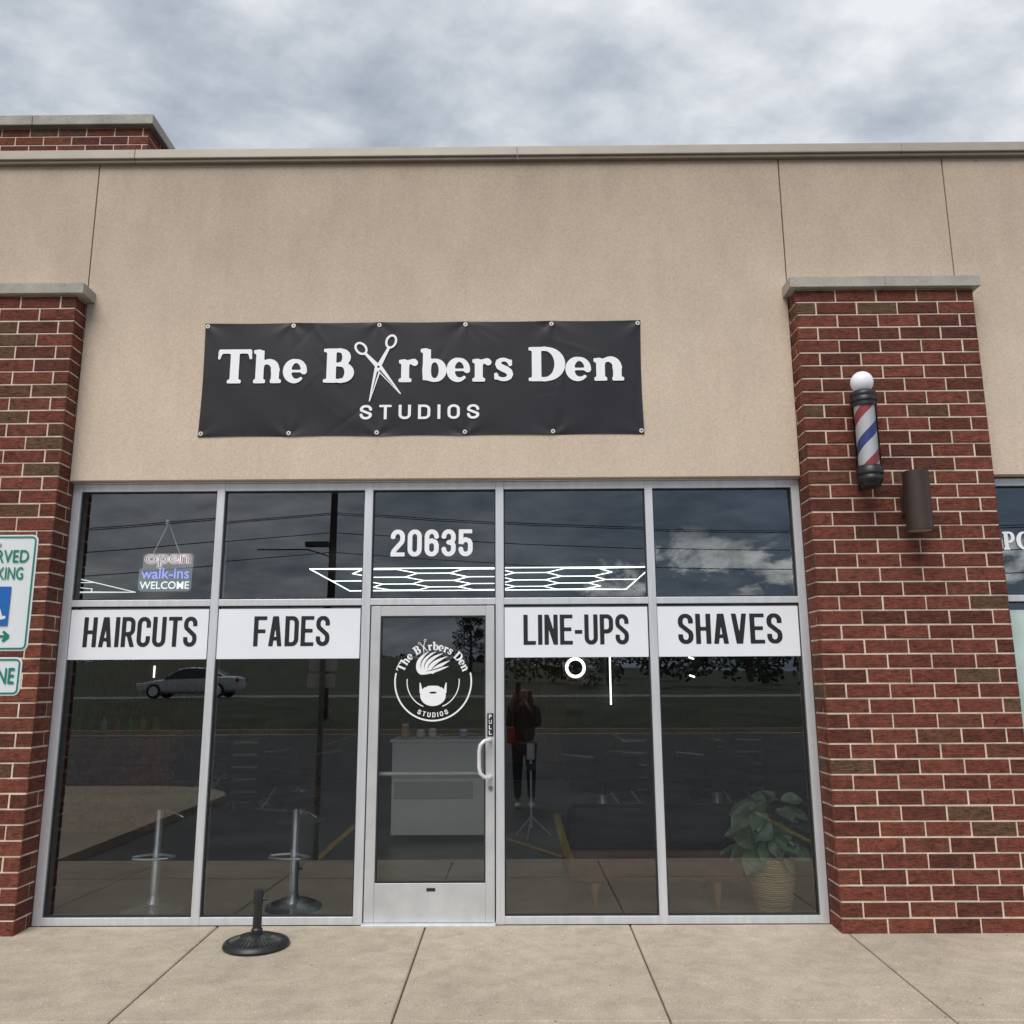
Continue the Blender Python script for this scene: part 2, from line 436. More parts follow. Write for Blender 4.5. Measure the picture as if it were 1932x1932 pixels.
def run(text, style, mapf, gap=.08, h=.02, **kw):
    G = []; x = 0
    for ch in text:
        if style == 'serif':
            sh, w = serif(ch); g = -.005 if gap is None else gap
            G.append((ch, sh, x, w)); x += w+g
        else:
            sh, w = sans(ch, **kw); G.append((ch, sh, x, w)); x += w+gap
    total = x-(gap or 0)
    mb = MB()
    for ch, sh, x, w in G:
        if not sh: continue
        if style == 'serif': f = smin(sh, .05); b = (-.2, w+.2, -.6, 1.5) if ch == 'X' else (-.08, w+.1, -.05, 1.1)
        else: f = field(sh, clip=(0, 1)); b = (-.02, w+.03, -.02, 1.03)
        vs, fs = sdf_mesh(f, b[0], b[1], b[2], b[3], h)
        mb.add([mapf(u+x, v, total) for u, v in vs], fs)
    return mb
def fit(x0, x1, y, z0, z1):
    return lambda u, v, T: (x0+(x1-x0)*u/T, y, z0+(z1-z0)*v)
def btext(s, x0, x1, y, z0, z1, mat, name, parent, bold=0.0, outline=0.0):
    c = bpy.data.curves.new('tmp', 'FONT'); c.body = s; c.size = 1; c.offset = bold; c.resolution_u = 4
    if outline: c.fill_mode = 'NONE'; c.bevel_depth = outline; c.bevel_resolution = 1
    o = bpy.data.objects.new('tmp', c); COL.objects.link(o); bpy.context.view_layer.update()
    me = bpy.data.meshes.new_from_object(o.evaluated_get(bpy.context.evaluated_depsgraph_get()))
    bpy.data.objects.remove(o); bpy.data.curves.remove(c)
    P = [v.co.copy() for v in me.vertices]
    ax, bx = min(p.x for p in P), max(p.x for p in P); ay, by = min(p.y for p in P), max(p.y for p in P)
    kz = (z1-z0)/(by-ay)
    for v in me.vertices:
        p = v.co; v.co = (x0+(x1-x0)*(p.x-ax)/(bx-ax), y-p.z*kz, z0+(z1-z0)*(p.y-ay)/(by-ay))
    me.materials.clear(); me.materials.append(mat); me.name = name
    q = bpy.data.objects.new(name, me); COL.objects.link(q); place(q, parent)
    return q

# ------------------------------------------------------------------ setting: ground
g = MB(); g.add([(-600, -600, -.4), (600, -600, -.4), (600, 600, -.4), (-600, 600, -.4)], [(0, 1, 2, 3)])
g.build('ground', GRASS, kind='structure')
SL = 0.025
def gz(y): return SL*min(y, 0)
pv = MB()
jx = [-12, -9.0, -7.6, -6.2, -4.8, -3.42, -2.02, -.60, .79, 2.20, 3.6, 5.0, 6.4, 7.8, 9.2, 12]
jy = [0.0, -1.60, -2.38]
G_ = .005
for a, b in zip(jx[:-1], jx[1:]):
    for c, d in zip(jy[:-1], jy[1:]):
        y1, y0 = c-G_, d+G_; x0, x1 = a+G_, b-G_; e = .008
        pv.add([(x0, y0, gz(y0)-.02), (x1, y0, gz(y0)-.02), (x1, y1, gz(y1)-.02), (x0, y1, gz(y1)-.02),
                (x0, y0, gz(y0)-.006), (x1, y0, gz(y0)-.006), (x1, y1, gz(y1)-.006), (x0, y1, gz(y1)-.006),
                (x0+e, y0+e, gz(y0)), (x1-e, y0+e, gz(y0)), (x1-e, y1-e, gz(y1)), (x0+e, y1-e, gz(y1))],
               [(8, 9, 10, 11), (0, 1, 5, 4), (1, 2, 6, 5), (2, 3, 7, 6), (3, 0, 4, 7), (4, 5, 9, 8), (5, 6, 10, 9), (6, 7, 11, 10), (7, 4, 8, 11)])
pv.add([(-12, -2.38, gz(-2.38)-.016), (12, -2.38, gz(-2.38)-.016), (12, 0, -.016), (-12, 0, -.016)], [(0, 1, 2, 3)], 1)
zk = gz(-2.38)
for a in range(-12, 12, 3):
    pv.add([(a+.004, -2.53, -.3), (a+2.996, -2.53, -.3), (a+2.996, -2.385, -.3), (a+.004, -2.385, -.3), (a+.004, -2.52, zk-.015), (a+2.996, -2.52, zk-.015), (a+2.996, -2.385, zk-.002), (a+.004, -2.385, zk-.002), (a+.004, -2.505, zk-.002), (a+2.996, -2.505, zk-.002)],
           [(0, 1, 5, 4), (4, 5, 9, 8), (8, 9, 6, 7), (2, 3, 7, 6)])
isl = [(-6.2+1.7*math.cos(a), -7.2+1.7*math.sin(a)) for a in [math.radians(x) for x in range(0, -91, -15)]]
isl = [(-4.5, -2.54)]+isl[1:]+[(-12, -8.9), (-12, -2.54)]
n = len(isl)
pv.add([(x, y, -.06) for x, y in isl]+[(x, y, -.2) for x, y in isl], [tuple(range(n))]+[(i, (i+1) % n, n+(i+1) % n, n+i) for i in range(n)])
pv.build('pavement', [WALK, JOINT], kind='structure')
a = MB(); a.add([(-80, -26, -.16), (80, -26, -.16), (80, -2.5, -.16), (-80, -2.5, -.16)], [(0, 1, 2, 3)])
a.add([(-80, -26.0, -.155), (80, -26.0, -.155), (80, -25.5, -.155), (-80, -25.5, -.155)], [(0, 1, 2, 3)], 1)
a.build('parking_lot', [ASPH, WALK], kind='structure')
k = MB(); k.box(-80, 80, -26.2, -26.0, -.3, 0.0); k.build('kerb', WALK, kind='structure', bevel=.01)
mk = MB()
def stripe(p, q, w=.1):
    p, q = Vector(p), Vector(q); d = (q-p).normalized(); s = Vector((-d.y, d.x))*w/2
    mk.add([(*(p-s), -.155), (*(q-s), -.155), (*(q+s), -.155), (*(p+s), -.155)], [(0, 1, 2, 3)])
for x in (-2.05, .55, 3.3, 6.0, 8.7, -14): stripe((x, -2.75), (x, -6.2), .085)
stripe((-.2, -4.4), (.5, -3.1), .07)
for x in range(-30, 31, 3): stripe((x+.3, -20.5), (x+.3, -25.4))
mk.build('parking_markings', YELLOW, kind='structure')
vg = MB(); prof = [(-26.2, -.02), (-29, .35), (-33.8, .98), (-34, 1.0), (-42, 1.0), (-43, 1.0), (-60, 1.5), (-80, 2.4), (-110, 3.6), (-180, 4.2), (-600, 4.3)]
xs = list(range(-300, 301, 12)); vs = []
for (y, z) in prof:
    for x in xs: vs.append((x, y, z+(0 if y > -50 else .7*math.sin(x*.045+y*.03)+(1.4*math.exp(-((x+28)/22)**2) if y < -70 else 0))))
fs = [(i*len(xs)+j, i*len(xs)+j+1, (i+1)*len(xs)+j+1, (i+1)*len(xs)+j) for i in range(len(prof)-1) for j in range(len(xs)-1)]
vg.add(vs, fs); vg.build('grass_terrain', GRASS, kind='structure', smooth=True)
r = MB(); r.add([(-300, -42, 1.006), (300, -42, 1.006), (300, -34, 1.006), (-300, -34, 1.006)], [(0, 1, 2, 3)])
r.add([(-300, -38.1, 1.011), (300, -38.1, 1.011), (300, -37.95, 1.011), (-300, -37.95, 1.011)], [(0, 1, 2, 3)], 1)
r.build('road', [ROADM, YELLOW], kind='structure')

# ------------------------------------------------------------------ building
XL, XR = -3.300, 2.15
PR = 3.49
B = empty('shop_building', (-.5, 0, 0), 'single-storey brick and beige stucco shop with aluminium storefront', 'building')
w = MB(); zt = 5.735
for x0, x1 in ((-12, XL-.004), (XL+.004, 2.143), (2.151, 3.446), (3.454, 12)):
    w.box(x0, x1, -.07, 0.0, 3.112, zt)
w.box(-12, 12, .004, .22, 3.112, zt-.01)
w.box(-12, -4.6, -.07, .22, -.02, 3.108)
w.box(8.4, 12, -.07, .22, -.02, 3.108)
w.box(-4.58, XL-.03, .0, .22, -.02, 3.108); w.box(2.18, 3.47, .0, .22, -.02, 3.108)
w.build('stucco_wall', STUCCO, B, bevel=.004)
rf = MB(); rf.box(-12, 12, .23, 12, 5.5, 5.6); rf.build('roof', INCEIL, B)
cp = MB()
xs = [-12, -9.1, -6.05, -3.0, .06, 3.12, 6.15, 9.2, 12]
for x0, x1 in zip(xs[:-1], xs[1:]):
    cp.box(x0+.0008, x1-.0008, -.125, .26, 5.745, 5.822)
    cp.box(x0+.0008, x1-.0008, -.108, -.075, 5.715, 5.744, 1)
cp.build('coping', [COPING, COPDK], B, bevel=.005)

def brick_face(mb, o, u, nrm, L, z0, rows, ch, off=0.0, BW=.305):
    gh = .0062
    for r_ in range(rows):
        za, zb = z0+r_*ch+gh, z0+(r_+1)*ch-gh
        x = -((r_ % 2)*BW/2+off) % BW; x = x-BW
        while x < L:
            a, b = max(x+gh, 0.0), min(x+BW-gh, L)
            x += BW
            if b-a < .025: continue
            a += random.uniform(-.002, .002) if a > 0 else 0
            tone = random.random(); j = [random.uniform(-.0032, .0032) for _ in range(4)]; e = .004
            dz = random.uniform(-.0015, .0015)
            zz = [za+dz, za+dz, zb+dz, zb+dz]; uu = [a, b, b, a]
            zi = [za+e+dz, za+e+dz, zb-e+dz, zb-e+dz]; ui = [a+e, b-e, b-e, a+e]
            P = []
            for q in range(4): P.append((o[0]+u[0]*uu[q]-nrm[0]*.013, o[1]+u[1]*uu[q]-nrm[1]*.013, zz[q]))
            for q in range(4): P.append((o[0]+u[0]*uu[q]-nrm[0]*.003, o[1]+u[1]*uu[q]-nrm[1]*.003, zz[q]))
            for q in range(4): P.append((o[0]+u[0]*ui[q]+nrm[0]*j[q], o[1]+u[1]*ui[q]+nrm[1]*j[q], zi[q]))
            F = [(8, 9, 10, 11)]+[(i, (i+1) % 4, 4+(i+1) % 4, 4+i) for i in range(4)]+[(4+i, 4+(i+1) % 4, 8+(i+1) % 4, 8+i) for i in range(4)]
            mb.add(P, F, 0, tone)
def pier(x0, x1, yf, yb, z0, rows, ch, name, **kw):
    mb = MB()
    brick_face(mb, (x0, yf), (1, 0), (0, -1), x1-x0, z0, rows, ch)
    brick_face(mb, (x0, yb), (0, -1), (-1, 0), yb-yf, z0, rows, ch, .15)
    brick_face(mb, (x1, yf), (0, 1), (1, 0), yb-yf, z0, rows, ch, .15)
    mb.box(x0+.006, x1-.006, yf+.006, yb-.002, z0-.01, z0+rows*ch, 1)
    return mb.build(name, [BRICK, MORTAR], B, tone=True, **kw)
CH = .1008
def pcap(parent, x0, x1, yf, yb, z0, z1):
    mb = MB(); xm = (x0+x1)/2
    mb.box(x0, xm-.003, yf, yb, z0, z1); mb.box(xm+.003, x1, yf, yb, z0, z1)
    mb.box(xm-.004, xm+.004, yf+.006, yb, z0+.003, z1-.004)
    mb.build('stone_cap', STONE, parent, bevel=.007)
p1 = pier(2.15, PR, -.22, .0, -.012, 45, CH, 'brick_pier'); pcap(p1, 2.105, 3.535, -.262, -.072, 4.527, 4.612)
p2 = pier(-4.64, XL, -.22, .0, -.012, 45, CH, 'brick_pier'); pcap(p2, -4.685, -3.232, -.262, -.072, 4.527, 4.612)
t = pier(-9.0, -3.9, 1.98, 6.0, 5.5, 20, CH, 'brick_tower')
mb = MB()
for q in range(4): mb.box(-9.05+q*1.3025+.002, -9.05+(q+1)*1.3025-.002, 1.92, 6.05, 7.519, 7.64)
mb.build('stone_cap', STONE, t, bevel=.01)

fr = MB()
cols = [(-3.300, -3.235), (-2.211, -2.153), (-1.10, -1.038), (-.121, -.061), (.995, 1.053), (2.09, 2.15)]
for x0, x1 in cols: fr.box(x0, x1, 0.0, .115, 0.0, 3.1)
for i in range(5):
    x0, x1 = cols[i][1], cols[i+1][0]
    fr.box(x0, x1, .003, .11, 3.043, 3.1)
    fr.box(x0, x1, .003, .11, 2.18, 2.228)
    if i != 2: fr.box(x0, x1, .003, .11, 0.0, .052)
fr.box(-1.037, -.122, -.05, .11, -.004, .012)
fr.box(-3.30, 2.15, -.02, 0.112, 3.1015, 3.11)
nc = [(3.5, 3.54), (4.75, 4.81), (6.0, 6.06), (7.3, 7.36), (8.34, 8.4)]
for x0, x1 in nc: fr.box(x0, x1, .0, .115, 0, 3.1)
for i in range(4):
    x0, x1 = nc[i][1], nc[i+1][0]
    for a_, b_ in ((3.043, 3.1), (2.18, 2.228), (0, .052)): fr.box(x0, x1, .003, .11, a_, b_)
fr.build('storefront_frame', ALU, B, bevel=.003)
YG = .035
def pane(x0, x1, z0, z1):
    mb = MB()
    nx_, nz_ = 10, 14; bx, bz = random.uniform(-.0009, .0009), random.uniform(-.0009, .0009)
    vs = [(x0+(x1-x0)*i/nx_, YG+bx*math.sin(math.pi*i/nx_)+bz*math.sin(math.pi*j/nz_), z0+(z1-z0)*j/nz_) for j in range(nz_+1) for i in range(nx_+1)]
    mb.add(vs, [(j*(nx_+1)+i, j*(nx_+1)+i+1, (j+1)*(nx_+1)+i+1, (j+1)*(nx_+1)+i) for j in range(nz_) for i in range(nx_)], 0)
    e = .009
    for b_ in ((x0, x0+e, z0, z1), (x1-e, x1, z0, z1), (x0+e, x1-e, z0, z0+e), (x0+e, x1-e, z1-e, z1)):
        mb.box(b_[0], b_[1], YG-.016, YG-.003, b_[2], b_[3], 1)
    return mb.build('window', [GLASS, RUBBER], B, smooth=True)
words = {0: ('HAIRCUTS', -3.130, -2.300), 1: ('FADES', -1.885, -1.331), 3: ('LINE-UPS', .081, .846), 4: ('SHAVES', 1.204, 1.958)}
for i in range(5):
    x0, x1 = cols[i][1], cols[i+1][0]
    up = pane(x0, x1, 2.228, 3.043)
    if i == 2:
        run('20635', 'sans', fit(-.903, -.292, YG-.005, 2.542, 2.744), gap=.1, t=.165, w=.5).build('house_number', VWHITE, up)
        continue
    lo = pane(x0, x1, .052, 2.18)
    s = MB(); s.box(x0+.004, x1-.010, YG-.022, YG-.019, 1.797, 2.158); s.build('vinyl_strip', VINYL, lo)
    wd, a_, b_ = words[i]
    run(wd, 'sans', fit(a_, b_, YG-.024, 1.887, 2.104), gap=.07, t=.138, w=.43).build('lettering', VBLACK, lo)
for i in range(4):
    x0, x1 = nc[i][1], nc[i+1][0]
    up = pane(x0, x1, 2.228, 3.043); lo = pane(x0, x1, .052, 2.18)
    if i == 0:
        run('PO', 'serif', fit(3.635, 3.86, YG-.005, 2.565, 2.70)).build('lettering', VWHITE, up)
        s = MB(); s.box(x0+.01, x1-.01, YG-.006, YG-.003, .4, 2.12); s.build('frosted_film', M('frosted_film', (.50, .62, .58), .7, var=.15, scale=3), lo)
dr = MB(); DX0, DX1 = -1.03, -.13
dr.box(DX0, DX0+.07, .008, .052, .014, 2.172); dr.box(DX1-.064, DX1, .008, .052, .014, 2.172)
dr.box(DX0+.07, DX1-.064, .01, .05, 2.10, 2.172); dr.box(DX0+.07, DX1-.064, .01, .05, .014, .266)
door = dr.build('door', ALUD, B, bevel=.003)
dg = MB(); gx0, gx1 = DX0+.07, DX1-.064
dg.add([(gx0, .03, .266), (gx1, .03, .266), (gx1, .03, 2.10), (gx0, .03, 2.10)], [(0, 1, 2, 3)], 0)
e = .011
for b_ in ((gx0, gx0+e, .266, 2.1), (gx1-e, gx1, .266, 2.1), (gx0+e, gx1-e, .266, .266+e), (gx0+e, gx1-e, 2.1-e, 2.1)):
    dg.box(b_[0], b_[1], .014, .027, b_[2], b_[3], 1)
dg.build('door_glass', [GLASS, RUBBER], door)
h_ = MB()
P = [(-.158, .01, 1.222), (-.17, -.05, 1.222), (-.2, -.07, 1.218), (-.228, -.075, 1.19), (-.236, -.075, 1.15), (-.236, -.075, 1.04), (-.228, -.075, 1.0), (-.2, -.07, .975), (-.17, -.05, .97), (-.158, .01, .97)]
h_.tube(P, .0135, 12); h_.build('door_handle', M('satin_handle', (.80, .80, .81), .35, .3), door, smooth=True)
pb = MB(); pb.tube([(DX0+.02, .085, .985), (-.15, .085, .985)], .015, 12); pb.box(DX0+.02, DX0+.06, .053, .085, .965, 1.005); pb.box(-.18, -.14, .053, .085, .965, 1.005)
pb.build('push_bar', M('push_bar_metal', (.88, .88, .88), .4, .1), door, smooth=True)
lk = MB(); lk.tube([(-.158, .012, .895), (-.158, -.004, .895)], .017, 20); lk.box(-.161, -.155, -.006, -.0045, .888, .902, 1); lk.build('lock', [CHROME, BLACKP], door, smooth=True)
pl = MB(); pl.box(-.182, -.138, .0035, .0075, 1.245, 1.405); pl.build('pull_plate', BLACKP, door)
for i, ch in enumerate('PULL'):
    btext(ch, -.170, -.150, .0025, 1.368-.037*i, 1.396-.037*i, VWHITE, 'pull_lettering', door, .02)
ck = MB(); ck.box(-.60, -.54, .006, .0095, .215, .235); ck.build('door_sticker', BLACKP, door)
EX, EZ, EY = -.573, 1.63, .022
em = MB()
def put(fn, b, h, y=EY):
    vs, fs = sdf_mesh(fn, *b, h); em.add([(EX+u, y, EZ+v) for u, v in vs], fs)
put(field(curve(E(0, 0, .275, .275, -192, 12, 60), .0055)+curve(E(0, 0, .188, .188, -185, -112, 24), .0035)+curve(E(0, 0, .188, .188, -68, 5, 24), .0035)), (-.3, .3, -.3, .1), .0035)
# pompadour: overlapping locks that rise on one side and sweep across, split by thin partings
def bez(a, b, c, n=10): return [((1-t_)**2*a[0]+2*t_*(1-t_)*b[0]+t_*t_*c[0], (1-t_)**2*a[1]+2*t_*(1-t_)*b[1]+t_*t_*c[1]) for t_ in [q/n for q in range(n+1)]]
hair = []; part = []
for (a_, b_, c_, wd_) in (((-.100, .070), (-.135, .150), (-.035, .212), .016), ((-.080, .075), (-.105, .160), (.020, .212), .017), ((-.055, .074), (-.070, .150), (.070, .200), .017),
                          ((-.030, .070), (-.030, .130), (.102, .178), .016), ((-.005, .066), (.020, .105), (.120, .148), .015), ((-.09, .060), (.01, .070), (.112, .108), .014)):
    hair += curve(bez(a_, b_, c_), [wd_*.8, wd_, wd_*1.02, wd_, wd_*.96, wd_*.9, wd_*.8, wd_*.66, wd_*.5, wd_*.3, .001])
for (a_, b_, c_) in (((-.086, .085), (-.112, .155), (-.008, .213)), ((-.062, .086), (-.082, .155), (.045, .205)), ((-.040, .084), (-.046, .138), (.085, .188)), ((-.015, .080), (.0, .115), (.11, .162)), ((-.06, .070), (.03, .085), (.115, .125))):
    part += curve(bez(a_, b_, c_), [.0005, .0015, .0024, .003, .0034, .0038, .004, .0045, .005, .005, .005])
put(field(hair, part), (-.16, .2, .03, .24), .0026)
beard = [ell(0, -.098, .092, .075), cap((-.085, -.075), (-.094, -.012), .012, .004), cap((.085, -.075), (.094, -.012), .012, .004)]
subs = [ell(0, -.012, .070, .046)]
V1 = field(beard, subs)
mo = field([cap((-.034, -.048), (-.006, -.044), .016, .014), cap((.034, -.048), (.006, -.044), .016, .014), cap((-.04, -.052), (-.06, -.066), .014, .006), cap((.04, -.052), (.06, -.066), .014, .006)])
put(field([V1, mo], [ell(0, -.079, .027, .0075)]), (-.12, .12, -.2, .03), .0028)
em.build('door_emblem', VWHITE, door)
def arc_top(u, v, T):
    a_ = math.radians(163-146*u/T); rr = .222+v*.062; return (EX+rr*math.cos(a_), EY, EZ+rr*math.sin(a_))
def arc_bot(u, v, T):
    a_ = math.radians(243+54*u/T); rr = .252-v*.034; return (EX+rr*math.cos(a_), EY, EZ+rr*math.sin(a_))
run('The BXrbers Den', 'serif', arc_top, gap=None, h=.03).build('emblem_lettering', VWHITE, door)
run('STUDIOS', 'sans', arc_bot, gap=.3, w=.6, t=.17, h=.04).build('emblem_lettering', VWHITE, door)

i_ = MB(); i_.box(-11, 3.44, .12, 9.0, -.1, -.002); i_.build('interior_floor', INFLOOR, B)
i_ = MB(); i_.box(-11, 3.44, .225, 9.0, 3.14, 3.2); i_.build('interior_ceiling', INCEIL, B)
i_ = MB(); i_.box(-11.1, 3.44, 9.0, 9.1, 0, 3.14); i_.box(-11.1, -11.0, .23, 9.0, 0, 3.14); i_.box(3.34, 3.44, .23, 9.0, 0, 3.14); i_.build('interior_wall', INWALL, B)
i_ = MB(); i_.box(3.46, 8.4, 3.0, 3.1, 0, 3.14); i_.box(3.46, 8.4, .12, 3, -.1, -.002); i_.box(3.46, 8.4, .225, 3, 3.14, 3.2); i_.box(3.45, 3.5, .23, 3, 0, 3.14); i_.box(8.4, 8.45, .23, 3, 0, 3.14); i_.build('neighbour_interior', INWALL, B)
for xo, cnt_ in ((-.35, 26), (-7.6, 40)):
    sl = MB(); sl.box(xo, xo+cnt_*.055, 8.965, 8.99, .28, 2.92)
    for q in range(cnt_): sl.box(xo+q*.055, xo+q*.055+.03, 8.93, 8.964, .3, 2.9)
    sl.build('slat_panel', WOOD, B)

# ------------------------------------------------------------------ banner
BX0, BX1, BZ0, BZ1 = -2.357, .998, 3.441, 4.352
bn = empty('banner_sign', (-.68, -.075, BZ0), 'black vinyl banner with white serif lettering pinned to stucco', 'banner')
m, nt, b = new_mat('black_banner_vinyl')
nt.links.new(ramp(nt, noise(nt, coords(nt), 2.5, 4), [(.3, (.013, .012, .016)), (.7, (.020, .019, .024))]), b.inputs['Base Color'])
b.inputs['Roughness'].default_value = .40
b.inputs['Specular IOR Level'].default_value = .35
BANNER = m
rb = random.Random(5)
creases = [(rb.uniform(0, 3.35), rb.uniform(0, .91), rb.uniform(-.7, .7)+math.pi/2*rb.choice([0, 1, 1]), rb.uniform(.08, .3), rb.uniform(-.0018, .0018)) for _ in range(52)]
def bdisp(u, q):
    y = -.0006*math.sin(u*37+q*11)-.0008*math.sin(u*19-q*6+1)
    X_, Z_ = u*3.35, q*.91
    for i in range(6):
        for qe in (0, 1):
            dx_ = (u-i/5)*3.35; dz_ = (q-qe)*.91; rr = math.hypot(dx_, dz_)
            if rr < .42:
                a = math.atan2(dz_, dx_); y += -.0034*math.sin(a*5+i*1.3)*math.exp(-rr*7)*min(1, rr*18)
    for cx_, cz_, an, ln, am in creases:
        dx_, dz_ = X_-cx_, Z_-cz_; p = dx_*math.cos(an)+dz_*math.sin(an)
        if abs(p) < ln:
            s_ = -dx_*math.sin(an)+dz_*math.cos(an)
            if abs(s_) < .06: y += am*math.exp(-(s_/.016)**2)*(1-(p/ln)**2)
    return max(y, -.0045)
mb = MB(); nx, nz = 220, 60; vs = []
for j in range(nz+1):
    for i in range(nx+1):
        u, q = i/nx, j/nz
        x = BX0+(BX1-BX0)*u; z = BZ0+(BZ1-BZ0)*q
        sag = .006*abs(math.sin(math.pi*u*5))
        if j == 0: z += sag
        if j == nz: z -= sag*.8
        if i == 0: x += .008*math.sin(math.pi*q)
        if i == nx: x -= .008*math.sin(math.pi*q)
        vs.append((x, -.0765+bdisp(u, q), z))
mb.add(vs, [(j*(nx+1)+i, j*(nx+1)+i+1, (j+1)*(nx+1)+i+1, (j+1)*(nx+1)+i) for j in range(nz) for i in range(nx)])
mb.build('banner_sheet', BANNER, bn, smooth=True)
YB = -.0835; zb, zc = 3.862, 4.136
for s, x0, x1 in (('The', -2.245, -1.545), ('B', -1.440, -1.185), ('rbers', -.862, .024), ('Den', .125, .872)):
    run(s, 'serif', fit(x0, x1, YB, zb, zc), gap=None, h=.011).build('banner_lettering', VWHITE, bn)
sc_ = MB()
F_ = scissors((-1.01, 3.985), (-1.147, 4.135), (-.917, 4.19), (-1.072, 3.712), (-.838, 3.77), .36)
sub_ = [cap((-1.01+.012, 3.985-.03), (-.865, 3.80), .006, .001), cap((-1.01-.004, 3.985-.04), (-1.062, 3.75), .006, .001), cap((-1.011, 3.986), (-1.009, 3.986), .009)]
vs, fs = sdf_mesh(field(F_, sub_), -1.25, -.8, 3.68, 4.27, .0045)
sc_.add([(u, YB-.001, v_) for u, v_ in vs], fs); sc_.build('banner_scissors', VWHITE, bn)
run('STUDIOS', 'sans', fit(-1.142, -.24, YB, 3.569, 3.682), gap=.42, w=.72, t=.17).build('banner_lettering', VWHITE, bn)
GRM = M('brass_grommet', (.72, .68, .55), .35, .3)
for i in range(6):
    for z in (BZ0+.026, BZ1-.026):
        gm = MB(); x = BX0+.022+(BX1-BX0-.044)*i/5
        gm.tube([(x, -.074, z), (x, -.0835, z)], .0165, 16); gm.tube([(x, -.0836, z), (x, -.086, z)], .006, 10, 1)
        gm.build('grommet', [GRM, BLACKP], bn, smooth=True)

# ------------------------------------------------------------------ barber pole
PX, PY = 2.527, -.385
bp_ = empty('barber_pole', (PX, -.22, 2.94), 'red white and blue barber pole with white globe on brick pier', 'barber pole')
mb = MB(); mb.ball((PX, PY, 3.725), .079, 28); mb.build('globe', M('white_globe', (.8, .8, .84), .35, var=.06, emit=.15, scale=20), bp_, smooth=True)
mb = MB(); mb.lathe(PX, PY, [(.045, 3.665), (.07, 3.655), (.088, 3.64), (.093, 3.62), (.088, 3.605), (.094, 3.595), (.094, 3.575), (.086, 3.565), (.086, 3.54)])
mb.box(PX-.03, PX+.03, PY, -.222, 3.575, 3.625); mb.build('top_collar', BLACKP, bp_, smooth=True)
mb = MB(); mb.lathe(PX, PY, [(.05, 2.945), (.066, 2.955), (.07, 2.975), (.085, 2.99), (.088, 3.01), (.08, 3.03), (.092, 3.045), (.092, 3.075), (.085, 3.085), (.085, 3.1)])
mb.box(PX-.03, PX+.03, PY, -.222, 3.02, 3.07); mb.build('bottom_collar', BLACKP, bp_, smooth=True)
mb = MB(); mb.lathe(PX, PY, [(.070, 3.095), (.070, 3.545)], 40); mb.build('striped_cylinder', mat_pole_stripes(PX, PY), bp_, smooth=True)
m, nt, b = new_mat('clear_tube'); nt.nodes.remove(b)
tr = N(nt, 'ShaderNodeBsdfTransparent'); gl = N(nt, 'ShaderNodeBsdfGlossy'); gl.inputs['Roughness'].default_value = .05
fz = N(nt, 'ShaderNodeFresnel'); fz.inputs[0].default_value = 1.3; mx = N(nt, 'ShaderNodeMixShader'); nt.links.new(fz.outputs[0], mx.inputs[0]); nt.links.new(tr.outputs[0], mx.inputs[1]); nt.links.new(gl.outputs[0], mx.inputs[2]); nt.links.new(mx.outputs[0], nt.nodes['Material Output'].inputs[0])
CLEAR = m
mb = MB(); mb.lathe(PX, PY, [(.083, 3.1), (.083, 3.54)], 40, cap=False); mb.build('clear_tube', CLEAR, bp_, smooth=True)
mb = MB(); mb.box(PX-.028, PX+.028, -.236, -.222, 2.97, 3.66); mb.build('wall_bracket', BLACKP, bp_, bevel=.003)
LX, LY = 2.85, -.37
wl = empty('wall_lamp', (LX, -.22, 2.64), 'dark bronze cylindrical wall light fixed to brick pier', 'wall light')
mb = MB(); mb.lathe(LX, LY, [(.082, 2.645), (.088, 2.645), (.088, 3.06), (.084, 3.064)], 36); mb.build('lamp_body', BRONZE, wl, smooth=True)
mb = MB(); mb.lathe(LX, LY, [(.06, 2.642), (.078, 2.6435)], 30); mb.build('lamp_lens', M('lamp_lens', (.3, .3, .28), .3), wl)
mb = MB(); mb.box(LX-.055, LX+.055, -.245, -.222, 2.78, 2.92); mb.box(LX-.03, LX+.03, LY+.05, -.244, 2.81, 2.89); mb.build('lamp_bracket', BRONZE, wl, bevel=.004)

# ------------------------------------------------------------------ parasol base
ux, uy = -1.63, -.43; uz = gz(uy)
ub = empty('parasol_base', (ux, uy, uz), 'black round cast parasol base with upright tube on concrete pavement', 'parasol base')
mb = MB(); mb.lathe(ux, uy, [(.203, uz+.002), (.208, uz+.012), (.2, uz+.03), (.185, uz+.038), (.17, uz+.035), (.12, uz+.055), (.07, uz+.07), (.04, uz+.075)], 56)
for i in range(36):
    a_ = 2*math.pi*i/36
    mb.tube([(ux+.165*math.cos(a_), uy+.165*math.sin(a_), uz+.038), (ux+.1*math.cos(a_), uy+.1*math.sin(a_), uz+.062)], .005, 6)
mb.build('weighted_disc', BLACKP, ub, smooth=True)
mb = MB(); mb.lathe(ux, uy, [(.036, uz+.07), (.036, uz+.1), (.028, uz+.11), (.027, uz+.25), (.031, uz+.252), (.031, uz+.31), (.027, uz+.335), (.02, uz+.336)], 24)
mb.tube([(ux+.028, uy, uz+.28), (ux+.055, uy, uz+.28)], .009, 10); mb.build('tube', BLACKP, ub, smooth=True)

